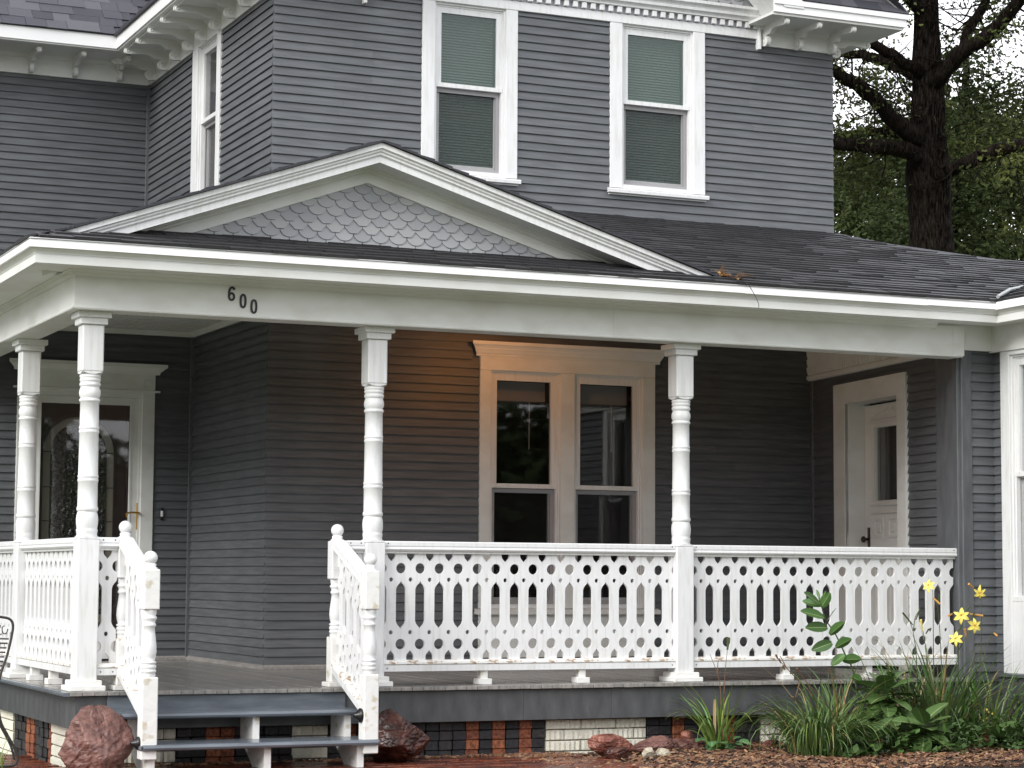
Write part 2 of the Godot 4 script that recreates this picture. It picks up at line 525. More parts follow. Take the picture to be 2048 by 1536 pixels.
func scroll_bracket(sc := 1.0) -> ArrayMesh:
	# drawn in (outward, up) with its top on y = 0, then turned so that it stands off the wall
	var p := PackedVector2Array()
	var bz := func(a: Vector2, b: Vector2, c: Vector2, d: Vector2):
		for k in 8: p.append(a.bezier_interpolate(b, c, d, k / 8.0))
	p.append(Vector2(0.0, 0.0))
	p.append(Vector2(0.0, -0.155))
	for k in 9:
		var t := -PI * 0.62 + PI * 1.0 * k / 8.0
		p.append(Vector2(0.046, -0.118) + Vector2(cos(t), sin(t)) * 0.044)
	bz.call(Vector2(0.125, -0.075), Vector2(0.17, -0.03), Vector2(0.21, -0.045), Vector2(0.30, -0.052))
	for k in 9:
		var t := -PI * 0.5 + PI * k / 8.0
		p.append(Vector2(0.345, -0.029) + Vector2(cos(t), sin(t)) * 0.026)
	p.append(Vector2(0.33, 0.0))
	var st := S()
	var xf := Transform3D(Basis(Vector3(0, 0, 1), Vector3(0, 1, 0), Vector3(-1, 0, 0)), Vector3.ZERO).scaled(Vector3.ONE * sc)
	extrude(st, p, -0.017, 0.017, xf)
	for c in [[0.046, -0.117, 0.017], [0.345, -0.03, 0.011]]:
		for s in [-1, 1]:
			var q := PackedVector2Array()
			for k in 12: q.append(Vector2(c[0] + cos(TAU * k / 12) * c[2], c[1] + sin(TAU * k / 12) * c[2]))
			var q2 := PackedVector2Array()
			for k in 12: q2.append(Vector2(c[0] + cos(TAU * k / 12) * (c[2] + 0.008), c[1] + sin(TAU * k / 12) * (c[2] + 0.008)))
			# a raised ring round the eye
			for k in 12:
				var k2 := (k + 1) % 12
				var z: float = 0.017 * s
				var z2: float = 0.023 * s
				quad(st, xf * Vector3(q[k].x, q[k].y, z2), xf * Vector3(q2[k].x, q2[k].y, z), xf * Vector3(q2[k2].x, q2[k2].y, z), xf * Vector3(q[k2].x, q[k2].y, z2))
				quad(st, xf * Vector3(q[k].x, q[k].y, z2), xf * Vector3(q[k2].x, q[k2].y, z2), xf * Vector3(q[k2].x, q[k2].y, z - 0.006 * s), xf * Vector3(q[k].x, q[k].y, z - 0.006 * s))
	return fin(st)

# fish-scale shingle: kind 0 round, 1 cut corners; hangs from y = 0 at its lower tip upward
func scale_mesh(w: float, h: float, kind: int) -> ArrayMesh:
	var p := PackedVector2Array()
	var r := w * 0.5 - 0.0012
	p.append(Vector2(-r, h)); p.append(Vector2(-r, r * 0.85))
	if kind == 0:
		for k in range(1, 10):
			var t := PI + PI * k / 10.0
			p.append(Vector2(cos(t) * r, r * 0.85 + sin(t) * r * 0.85))
	else:
		p.append(Vector2(-r, r * 0.62)); p.append(Vector2(-r * 0.42, 0)); p.append(Vector2(r * 0.42, 0)); p.append(Vector2(r, r * 0.62))
	p.append(Vector2(r, r * 0.85)); p.append(Vector2(r, h))
	var st := S()
	extrude(st, p, 0.0, 0.019)
	return fin(st)

func build_house() -> void:
	var h := thing("house", "two storey grey clapboard house with white trim behind the porch", "house")
	var F := Transform3D.IDENTITY
	var bl := Basis(Vector3.UP, -PI / 2)
	var L := Transform3D(bl, Vector3.ZERO)                       # faces left; u = world z
	# --- upper front wall
	var up := node("upper_front", h, F)
	var holes := front_windows(h)
	var w := wall(h, "upper_front_wall", F, 0.0, 5.2, 3.5, 6.4, holes)
	up.queue_free()
	siding(w, -0.014, 5.214, 4.30, 6.1, 5.907 - PE * 23, [[1.262, 2.116, 4.61, 6.2], [2.987, 3.901, 4.61, 6.2]])
	# --- upper left-facing wall
	var sh := [[-2.125, -1.529, 4.55, 6.023]]
	var wl := wall(h, "upper_side_wall", L, -3.965, -0.14, 3.5, 6.4, sh)
	siding(wl, -3.825, 0.0, 4.1, 6.02, 5.907 - PE * 26, [[-2.27, -1.435, 4.5, 6.2]])
	var sw := node("window", h, L)
	var st := S()
	casing_side(st, -2.282, -2.125, 4.5, 6.026)
	casing_side(st, -1.529, -1.423, 4.5, 6.026)
	add(st, "casing", M.white, sw)
	st = S()
	run(st, [[0.0, 4.47], [0.06, 4.465], [0.06, 4.49], [0.0, 4.502]], -2.30, -1.40)
	add(st, "sill", M.white, sw)
	hung(sw, R(-2.125, 4.51, -1.529, 6.026), 5.335, M.glass, true, null)
	st = S()
	for k in 14:
		var u := -2.06 + k * 0.036
		box(st, Vector3(u, 4.6, -0.16 + 0.012 * (k % 2)), Vector3(u + 0.036, 6.0, -0.154 + 0.012 * (k % 2)))
	stuff(add(st, "curtain", M.curtain, sw))
	# --- recessed wall upstairs, left
	var RX := Transform3D(Basis.IDENTITY, Vector3(0, 0, -3.825))
	var wr := wall(h, "recessed_wall", RX, -4.5, 0.14, 3.3, 6.4)
	siding(wr, -4.5, -0.04, 4.0, 6.02, 5.907 - PE * 26)
	st = S()
	cbox(st, Vector3(-0.045, 3.9, 0.0), Vector3(-0.004, 6.01, 0.03), 0.003)
	add(st, "corner_board", M.grey, wr)
	# --- ground floor front wall under the porch roof
	var lh := [[1.894, 2.53, 1.06, 3.055], [2.657, 3.298, 1.06, 3.055]]
	var wf := wall(h, "lower_front_wall", F, 0.0, 5.2, 0.3, 3.5, lh)
	siding(wf, -0.014, 4.96, 0.655, 3.44, 0.655, [[1.80, 3.41, 1.0, 3.17], [1.73, 3.48, 3.165, 3.24]])
	double_window(h)
	# --- ground floor side wall by the front door
	var ws := wall(h, "lower_side_wall", L, -2.277, -0.14, 0.3, 3.5)
	siding(ws, -2.137, 0.0, 0.655, 3.44, 0.655)
	# --- front door wall
	var DX := Transform3D(Basis.IDENTITY, Vector3(0, 0, -2.137))
	var dh := [[-1.433, -0.467, 0.62, 2.915]]
	var wd := wall(h, "front_door_wall", DX, -4.5, 0.14, 0.3, 3.5, dh)
	siding(wd, -4.5, -0.04, 0.655, 3.44, 0.655, [[-1.53, -0.37, 0.6, 3.09], [-1.60, -0.30, 3.06, 3.16]])
	st = S()
	cbox(st, Vector3(-0.045, 0.63, 0.0), Vector3(-0.004, 3.44, 0.03), 0.003)
	add(st, "corner_board", M.grey, wd)
	front_door(h, DX)
	# baseboards where the walls meet the deck
	for q in [[0.0, 4.95, 1.0, 0.0, F], [-2.137, 0.0, -1.0, 1.0, L], [-4.5, -1.55, 0.0, 0.0, DX], [-0.35, 0.0, 0.0, -1.0, DX]]:
		st = S()
		run(st, [[0.0, 0.626], [0.034, 0.626], [0.034, 0.648], [0.02, 0.662], [0.0, 0.662]], q[0], q[1], q[2], q[3], q[4])
		add(st, "baseboard", M.deck[1], h)
	# --- the rest of the body, closed so that light enters only by the windows
	st = S()
	box(st, Vector3(5.06, 0.3, -8.0), Vector3(5.2, 6.4, -0.14))
	box(st, Vector3(-4.5, 0.3, -8.14), Vector3(5.2, 6.4, -8.0))
	box(st, Vector3(-4.64, 0.3, -8.14), Vector3(-4.5, 6.4, -2.0))
	add(st, "outer_wall", M.grey, h)
	st = S()
	box(st, Vector3(0.0, 6.4, -8.0), Vector3(5.2, 6.45, 0.0))
	box(st, Vector3(-4.5, 6.4, -8.0), Vector3(0.0, 6.45, -3.83))
	box(st, Vector3(0.0, 3.5, -8.0), Vector3(5.06, 3.56, -0.14))
	box(st, Vector3(-4.5, 3.5, -8.0), Vector3(0.0, 3.56, -2.2))
	box(st, Vector3(-4.5, 0.3, -8.0), Vector3(5.06, 0.45, -2.2))
	box(st, Vector3(0.0, 0.3, -2.2), Vector3(5.06, 0.45, -0.14))
	add(st, "inner_floor", M.inside, h)
	st = S()
	box(st, Vector3(0.14, 0.45, -3.6), Vector3(5.06, 3.5, -3.5))
	box(st, Vector3(0.14, 3.56, -1.4), Vector3(5.06, 6.4, -1.3))
	box(st, Vector3(-4.5, 0.45, -3.5), Vector3(0.0, 3.5, -3.4))
	add(st, "inner_wall", M.inside, h)
	upper_trim(h)
	upper_roofs(h)
	right_wing(h)

func double_window(h: Node) -> void:
	var w := node("double_window", h)
	var st := S()
	casing_side(st, 1.797, 1.896, 1.10, 3.05)
	casing_side(st, 2.528, 2.659, 1.10, 3.05)
	casing_side(st, 3.296, 3.416, 1.10, 3.05)
	cbox(st, Vector3(1.797, 3.051, 0.0), Vector3(3.416, 3.19, 0.032), 0.003)
	cbox(st, Vector3(1.80, 0.70, 0.0), Vector3(3.413, 1.055, 0.022), 0.003)
	add(st, "casing", M.white_warm, w)
	st = S()
	var cap := [[0.0, 3.165], [0.040, 3.165], [0.042, 3.178], [0.036, 3.182], [0.044, 3.19], [0.056, 3.215], [0.062, 3.222], [0.064, 3.232], [0.080, 3.25], [0.092, 3.256], [0.094, 3.284], [0.0, 3.292]]
	run(st, cap, 1.797, 3.416, 1.0, 1.0)
	add(st, "cap", M.white_warm, w)
	st = S()
	run(st, [[0.0, 1.056], [0.07, 1.052], [0.072, 1.085], [0.0, 1.102]], 1.765, 3.448)
	run(st, [[0.0, 0.93], [0.032, 0.93], [0.024, 0.955], [0.0, 0.955]], 1.80, 3.413)
	add(st, "sill", M.white_warm, w)
	for i in [R(1.894, 1.10, 2.53, 3.055), R(2.657, 1.10, 3.298, 3.055)]:
		hung(w, i, 2.10, M.glass, true, null)
		st = S()
		box(st, Vector3(i.position.x + 0.06, 2.82, -0.24), Vector3(i.end.x - 0.06, 2.98, -0.16))
		add(st, "shade_roll", M.curtain, w)
		st = S()
		tube(st, [Vector3(i.end.x - 0.2, 2.85, -0.17), Vector3(i.end.x - 0.2, 2.42, -0.17)], 0.004, 0.004, 6)
		add(st, "pull_cord", M.white, w)

func front_door(h: Node, X: Transform3D) -> void:
	var d := node("front_door", h, X)
	var st := S()
	casing_side(st, -1.545, -1.433, 0.63, 2.93)
	casing_side(st, -0.467, -0.356, 0.63, 2.93)
	cbox(st, Vector3(-1.545, 2.915, 0.0), Vector3(-0.356, 3.09, 0.034), 0.003)
	box(st, Vector3(-1.433, 2.88, -0.12), Vector3(-0.467, 2.93, 0.012))
	for x in [-1.445, -0.487]: box(st, Vector3(x, 0.63, -0.13), Vector3(x + 0.02, 2.9, 0.014))
	run(st, [[0.03, 2.93], [0.042, 2.93], [0.044, 2.945], [0.03, 2.95]], -1.545, -0.356, 1.0, 1.0)
	add(st, "casing", M.white_warm, d)
	st = S()
	run(st, [[0.0, 3.085], [0.04, 3.085], [0.046, 3.105], [0.09, 3.14], [0.1, 3.143], [0.1, 3.172], [0.0, 3.18]], -1.545, -0.356, 0.9, 0.9)
	add(st, "cap", M.white_warm, d)
	st = S()
	# carved scrolls and end rosettes on the frieze over the door
	for cx in [-1.47, -0.43]:
		for k in 20:
			var a := TAU * k / 20
			var b := TAU * (k + 1) / 20
			tube(st, [Vector3(cx + cos(a) * 0.036, 3.005 + sin(a) * 0.036, 0.036), Vector3(cx + cos(b) * 0.036, 3.005 + sin(b) * 0.036, 0.036)], 0.005, 0.005, 5)
	for s in [-1, 1]:
		for q in 2:
			var pts := []
			for k in 12:
				var t := k / 11.0
				pts.append(Vector3(-0.951 + s * (0.06 + t * 0.13), 2.998 + sin(t * TAU * 1.1 + q * 1.4) * 0.022 * (1.2 - t), 0.036))
			tube(st, pts, 0.006, 0.003, 5)
	for k in 10:
		var a := TAU * k / 10
		tube(st, [Vector3(-0.951, 3.0, 0.036), Vector3(-0.951 + cos(a) * 0.035, 3.0 + sin(a) * 0.035, 0.036)], 0.006, 0.004, 5)
	add(st, "carving", M.white_warm, d)
	# glazed storm door
	st = S()
	frame_st(st, R(-1.424, 0.64, -0.476, 2.878), R(-1.344, 0.80, -0.557, 2.822), -0.03, 0.004)
	frame_st(st, R(-1.352, 0.79, -0.549, 2.83), R(-1.336, 0.806, -0.565, 2.814), -0.02, 0.009)
	add(st, "storm_door", M.white_warm, d)
	pane(d, R(-1.34, 0.80, -0.56, 2.82), -0.012, M.glass_clear)
	# brass lever and plate
	st = S()
	cbox(st, Vector3(-0.498, 1.745, 0.004), Vector3(-0.472, 1.975, 0.012), 0.004)
	tube(st, [Vector3(-0.485, 1.888, 0.01), Vector3(-0.485, 1.888, 0.05)], 0.011, 0.010, 10)
	tube(st, smooth_pts([Vector3(-0.485, 1.888, 0.05), Vector3(-0.53, 1.89, 0.052), Vector3(-0.57, 1.888, 0.05), Vector3(-0.592, 1.872, 0.048), Vector3(-0.588, 1.845, 0.046)]), 0.009, 0.006, 8)
	add(st, "handle", M.brass, d)
	# wooden door behind it with an arched leaded light
	st = S()
	box(st, Vector3(-1.425, 0.64, -0.115), Vector3(-0.475, 2.88, -0.075))
	add(st, "door_leaf", M.door_wood, d)
	st = S()
	for x in [[-1.40, -1.33], [-0.57, -0.50]]: cbox(st, Vector3(x[0], 0.66, -0.076), Vector3(x[1], 2.86, -0.062), 0.004)
	var arc := PackedVector2Array()
	var arc2 := PackedVector2Array()
	var arc3 := PackedVector2Array()
	for k in 25:
		var t := PI * k / 24.0
		arc.append(Vector2(-0.992 + cos(t) * 0.305, 2.40 + sin(t) * 0.305))
		arc2.append(Vector2(-0.992 + cos(t) * 0.24, 2.40 + sin(t) * 0.245))
		arc3.append(Vector2(-0.992 + cos(t) * 0.34, 2.40 + sin(t) * 0.34))
	arc.append(Vector2(-1.297, 0.95)); arc.append(Vector2(-0.687, 0.95))
	arc2.append(Vector2(-1.232, 1.02)); arc2.append(Vector2(-0.752, 1.02))
	for k in 24:
		quad(st, Vector3(arc3[k].x, arc3[k].y, -0.066), Vector3(arc3[k + 1].x, arc3[k + 1].y, -0.066), Vector3(arc[k + 1].x, arc[k + 1].y, -0.054), Vector3(arc[k].x, arc[k].y, -0.054))
		quad(st, Vector3(arc3[k].x, arc3[k].y, -0.075), Vector3(arc3[k + 1].x, arc3[k + 1].y, -0.075), Vector3(arc3[k + 1].x, arc3[k + 1].y, -0.066), Vector3(arc3[k].x, arc3[k].y, -0.066))
	for x in [-1.315, -0.687]: cbox(st, Vector3(x, 0.94, -0.076), Vector3(x + 0.018, 2.4, -0.058), 0.003)
	add(st, "door_moulding", M.door_wood, d)
	st = S()
	extrude(st, arc, -0.0745, -0.0645)
	add(st, "bevelled_border", M.bevel_glass, d)
	st = S()
	extrude(st, arc2, -0.066, -0.061)
	add(st, "leaded_glass", M.door_glass, d)
	st = S()
	for y in [2.40, 2.10, 1.81, 1.45]:
		box(st, Vector3(-1.297, y - 0.004, -0.064), Vector3(-0.687, y + 0.004, -0.057))
	for k in arc2.size() - 3:
		tube(st, [Vector3(arc2[k].x, arc2[k].y, -0.06), Vector3(arc2[k + 1].x, arc2[k + 1].y, -0.06)], 0.004, 0.004, 5)
	for x in [-1.232, -0.752]: box(st, Vector3(x - 0.004, 1.02, -0.064), Vector3(x + 0.004, 2.4, -0.056))
	# curling leads like a plume
	for q in 9:
		for s in [-1, 1]:
			var pts := []
			for k in 9:
				var t := k / 8.0
				pts.append(Vector3(-0.992 + s * (0.01 + 0.2 * pow(t, 0.7)), 1.30 + q * 0.12 + t * 0.22 - 0.10 * sin(t * 3.0 + q * 0.8), -0.06))
			tube(st, pts, 0.0032, 0.002, 4)
	add(st, "lead_came", M.lead, d)
	var bell := node("door_bell", h, X)
	st = S()
	cbox(st, Vector3(-0.292, 1.83, 0.014), Vector3(-0.262, 1.935, 0.03), 0.004)
	add(st, "bell_plate", M.black, bell)
	st = S()
	cbox(st, Vector3(-0.287, 1.86, 0.03), Vector3(-0.267, 1.91, 0.036), 0.002)
	add(st, "bell_button", M.white, bell)

func upper_trim(h: Node) -> void:
	var L := Transform3D(Basis(Vector3.UP, -PI / 2), Vector3.ZERO)
	var t := node("gable_front", h)
	var st := S()
	# frieze board over the windows, between the two drop ends of the gable
	cbox(st, Vector3(0.757, 6.088, 0.0), Vector3(4.422, 6.165, 0.034), 0.003)
	add(st, "frieze_board", M.white, t)
	st = S()
	box(st, Vector3(0.757, 6.165, 0.0), Vector3(4.422, 6.236, 0.03))
	add(st, "dentil_board", M.dentil_back, t)
	st = S()
	cbox(st, Vector3(0, 0, 0.03), Vector3(0.043, 0.05, 0.062), 0.003)
	var dm := fin(st)
	var x := 0.775
	while x < 4.40:
		addm(dm, "dentil", M.white, t, Transform3D(Basis.IDENTITY, Vector3(x, 6.172, 0)))
		x += 0.0838
	st = S()
	run(st, [[0.0, 6.226], [0.07, 6.226], [0.072, 6.24], [0.08, 6.252], [0.10, 6.262], [0.102, 6.278], [0.094, 6.284], [0.104, 6.30], [0.13, 6.318], [0.132, 6.342], [0.0, 6.352]], 0.73, 4.45)
	add(st, "cornice", M.white, t)
	st = S()
	cbox(st, Vector3(0.735, 5.99, 0.0), Vector3(0.76, 6.23, 0.07), 0.004)
	cbox(st, Vector3(4.421, 5.99, 0.0), Vector3(4.447, 6.23, 0.07), 0.004)
	cbox(st, Vector3(4.43, 6.23, 0.0), Vector3(4.50, 6.5, 0.10), 0.004)
	add(st, "drop_end", M.white, t)
	st = S()
	extrude(st, PackedVector2Array([Vector2(0.4, 6.34), Vector2(4.8, 6.34), Vector2(2.6, 8.5)]), -0.05, 0.005)
	add(st, "gable_wall", M.scale_grey[0], t)
	for r in 5:
		var me := scale_mesh(0.125, 0.11, 1 if r == 0 or r == 3 else 0)
		var n := int((4.4 - 0.8 - r * 0.12) / 0.125)
		for k in n:
			addm(me, "scale_shingle", M.scale_grey[rng.randi() % 3], t, Transform3D(Basis(Vector3.RIGHT, -0.2), Vector3(0.86 + r * 0.06 + k * 0.125 + (0.0625 if r % 2 else 0.0), 6.355 + r * 0.056, 0.007)))
	st = S()
	var sc := scale_mesh(0.125, 0.11, 0)
	for r in range(5, 34):
		for k in 30:
			var gx := 0.86 + k * 0.125 + (0.0625 if r % 2 else 0.0)
			var gy := 6.355 + r * 0.056
			if gy + 0.06 < 6.4 + (2.1 - absf(gx - 2.6)) * 0.94: st.append_from(sc, 0, Transform3D(Basis(Vector3.RIGHT, -0.2), Vector3(gx, gy, 0.007)))
	stuff(addm(st.commit(), "upper_scale_shingles", M.scale_grey[0], t))
	# raking eaves of the gable
	for s in [-1, 1]:
		st = S()
		var a := PackedVector2Array([Vector2(s * 1.83, 6.27), Vector2(s * 2.02, 6.27), Vector2(s * 2.02, 6.36), Vector2(0, 8.42), Vector2(0, 8.2)])
		extrude(st, a, 0.10, 0.5, Transform3D(Basis.IDENTITY, Vector3(2.6, 0, 0)))
		add(st, "rake_board", M.white, t)
	# --- right-hand eave
	var e := node("right_eave", h)
	st = S()
	cbox(st, Vector3(4.447, 6.035, 0.0), Vector3(5.235, 6.2, 0.03), 0.003)
	box(st, Vector3(5.2, 6.035, -3.0), Vector3(5.232, 6.2, 0.0))
	add(st, "frieze_board", M.white_warm, e)
	st = S()
	box(st, Vector3(4.32, 6.2, 0.0), Vector3(5.66, 6.225, 0.47))
	box(st, Vector3(5.2, 6.2, -8.4), Vector3(5.66, 6.225, 0.0))
	run(st, [[0.03, 6.16], [0.06, 6.175], [0.075, 6.2], [0.03, 6.2]], 4.447, 5.2)
	add(st, "soffit", M.white_warm, e)
	st = S()
	box(st, Vector3(4.33, 6.222, 0.47), Vector3(5.68, 6.325, 0.49))
	box(st, Vector3(5.66, 6.222, -8.4), Vector3(5.68, 6.325, 0.47))
	box(st, Vector3(4.33, 6.29, 0.49), Vector3(5.70, 6.335, 0.505))
	add(st, "fascia", M.metal_white, e)
	var bm := scroll_bracket(1.12)
	for u in [4.49, 4.82, 5.17]:
		addm(bm, "bracket", M.white_warm, e, Transform3D(Basis.IDENTITY, Vector3(u, 6.2, 0.03)))
	addm(bm, "bracket", M.white_warm, e, Transform3D(Basis(Vector3.UP, PI / 2), Vector3(5.23, 6.2, -0.05)))
	for k in 4: addm(bm, "bracket", M.white_warm, e, Transform3D(Basis(Vector3.UP, PI / 2), Vector3(5.23, 6.2, -0.9 - k * 0.8)))
	# --- left-hand eave over the side wall
	var f := node("left_eave", h, L)
	st = S()
	cbox(st, Vector3(-3.825, 6.018, 0.0), Vector3(0.03, 6.2, 0.028), 0.003)
	add(st, "frieze_board", M.white_warm, f)
	st = S()
	box(st, Vector3(-3.825, 6.2, 0.0), Vector3(0.47, 6.225, 0.459))
	run(st, [[0.028, 6.165], [0.05, 6.175], [0.07, 6.2], [0.028, 6.2]], -3.825, 0.03)
	run(st, [[0.40, 6.2], [0.40, 6.18], [0.42, 6.18], [0.42, 6.19], [0.44, 6.19], [0.46, 6.2]], -3.30, 0.47)
	add(st, "soffit", M.white_warm, f)
	st = S()
	box(st, Vector3(-3.285, 6.215, 0.46), Vector3(0.5, 6.335, 0.478))
	add(st, "fascia", M.metal_white, f)
	for u in [-3.594, -3.125, -2.699, -2.279, -1.861, -1.434, -1.0, -0.58]:
		addm(bm, "bracket", M.white_warm, f, Transform3D(Basis.IDENTITY, Vector3(u, 6.2, 0.028)))
	# --- recessed wall eave
	var g := node("recessed_eave", h, Transform3D(Basis.IDENTITY, Vector3(0, 0, -3.825)))
	st = S()
	cbox(st, Vector3(-4.5, 6.015, 0.0), Vector3(-0.03, 6.2, 0.028), 0.003)
	add(st, "frieze_board", M.white_warm, g)
	st = S()
	box(st, Vector3(-4.9, 6.2, 0.0), Vector3(-0.46, 6.225, 0.525))
	run(st, [[0.028, 6.165], [0.05, 6.175], [0.07, 6.2], [0.028, 6.2]], -4.5, -0.03)
	add(st, "soffit", M.white_warm, g)
	st = S()
	box(st, Vector3(-4.9, 6.215, 0.525), Vector3(-0.462, 6.335, 0.543))
	add(st, "fascia", M.metal_white, g)
	for u in [-1.58, -1.166, -0.752, -0.331]:
		addm(bm, "bracket", M.white_warm, g, Transform3D(Basis.IDENTITY, Vector3(u, 6.2, 0.028)))

# one roof shingle tab lying on a slope: x along the course, y up the slope, z off it
func tab(w: float, l: float, t: float) -> ArrayMesh:
	var st := S()
	quad(st, Vector3(0, 0, t), Vector3(w, 0, t), Vector3(w, l, 0.001), Vector3(0, l, 0.001))
	quad(st, Vector3(0, 0, 0), Vector3(w, 0, 0), Vector3(w, 0, t), Vector3(0, 0, t))
	tri(st, Vector3(0, 0, 0), Vector3(0, 0, t), Vector3(0, l, 0.001))
	tri(st, Vector3(w, 0, 0), Vector3(w, l, 0.001), Vector3(w, 0, t))
	return fin(st)

func upper_roofs(h: Node) -> void:
	var st := S()
	var s2 := sqrt(0.5)
	# recess roof: rises from its eave to the back, right edge along the valley
	var X := Transform3D(Basis(Vector3.RIGHT, Vector3(0, s2, -s2), Vector3(0, s2, s2)), Vector3(0, 6.335, -3.265))
	quad(st, Vector3(-4.9, 6.335, -3.265), Vector3(-0.46, 6.335, -3.265), Vector3(2.6, 9.4, -6.3), Vector3(-4.9, 9.4, -6.3))
	quad(st, Vector3(-4.9, 6.335, -9.3), Vector3(-4.9, 9.4, -6.3), Vector3(2.6, 9.4, -6.3), Vector3(2.6, 6.335, -9.3))
	# main roof: left slope, right slope, short front slopes beside the gable
	quad(st, Vector3(-0.495, 6.335, 0.5), Vector3(2.6, 9.4, 0.5), Vector3(2.6, 9.4, -6.3), Vector3(-0.495, 6.335, -3.265))
	quad(st, Vector3(5.70, 6.335, 0.5), Vector3(5.70, 6.335, -8.4), Vector3(2.6, 9.4, -8.4), Vector3(2.6, 9.4, 0.5))
	add(st, "roof", M.shingle_up[0], h)
	var r := node("upper_left_roof", h, X)
	var tm := []
	for k in 6: tm.append([0.16 + 0.03 * k])
	for k in 6: tm[k].append(tab(tm[k][0] - 0.003, 0.19, 0.010 if k % 2 else 0.006))
	for row in 7:
		var y := row * 0.138
		var x := -2.1 + rng.randf() * 0.15
		var xr := -0.49 + y * s2
		while x < xr - 0.03:
			var q = tm[rng.randi() % 6]
			var me: Mesh = q[1]
			if x + q[0] > xr: me = tab(xr - x, 0.19, 0.008)
			addm(me, "roof_shingle", M.shingle_up[rng.randi() % 5], r, Transform3D(Basis(Vector3.RIGHT, 0.02), Vector3(x, y + rng.randf_range(-0.003, 0.003), 0.004 + rng.randf() * 0.002)))
			x += q[0]
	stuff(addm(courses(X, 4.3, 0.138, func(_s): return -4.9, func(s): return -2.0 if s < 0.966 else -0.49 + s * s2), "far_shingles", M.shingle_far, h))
	# turned-up edge of the left slope
	st = S()
	var n := 18
	for k in n:
		var z0 := -3.27 + k * 0.21
		box(st, Vector3(-0.505, 6.325, z0), Vector3(-0.44, 6.347 + rng.randf() * 0.012, z0 + 0.209))
	add(st, "edge_shingles", M.shingle_up[3], h)
	# front slope at the right corner
	var X2 := Transform3D(Basis(Vector3.RIGHT, Vector3(0, s2, -s2), Vector3(0, s2, s2)), Vector3(0, 6.335, 0.505))
	var r2 := node("upper_right_roof", h, X2)
	for row in 4:
		var y := row * 0.138
		var x := 4.6 - y * 0.6
		while x < 5.70 - y * s2:
			var q = tm[rng.randi() % 6]
			var wdt: float = min(q[0], 5.70 - y * s2 - x)
			addm(tab(wdt - 0.003, 0.19, 0.008), "roof_shingle", M.shingle_up[rng.randi() % 5], r2, Transform3D(Basis(Vector3.RIGHT, 0.02), Vector3(x, y, 0.004)))
			x += wdt + 0.0001
	st = S()
	for k in 3:
		box(st, Vector3(-0.02 + k * 0.035, 0.0, 0.0), Vector3(0.01 + k * 0.035, 1.4, 0.05 - k * 0.012), Transform3D(Basis(Vector3(0.7, -0.7, 0).normalized(), Vector3(-0.66, 0.66, -0.30).normalized(), Vector3(0, 0, 1)), Vector3(5.60, 6.39, 0.42)))
	add(st, "corner_moulding", M.metal_white, h)

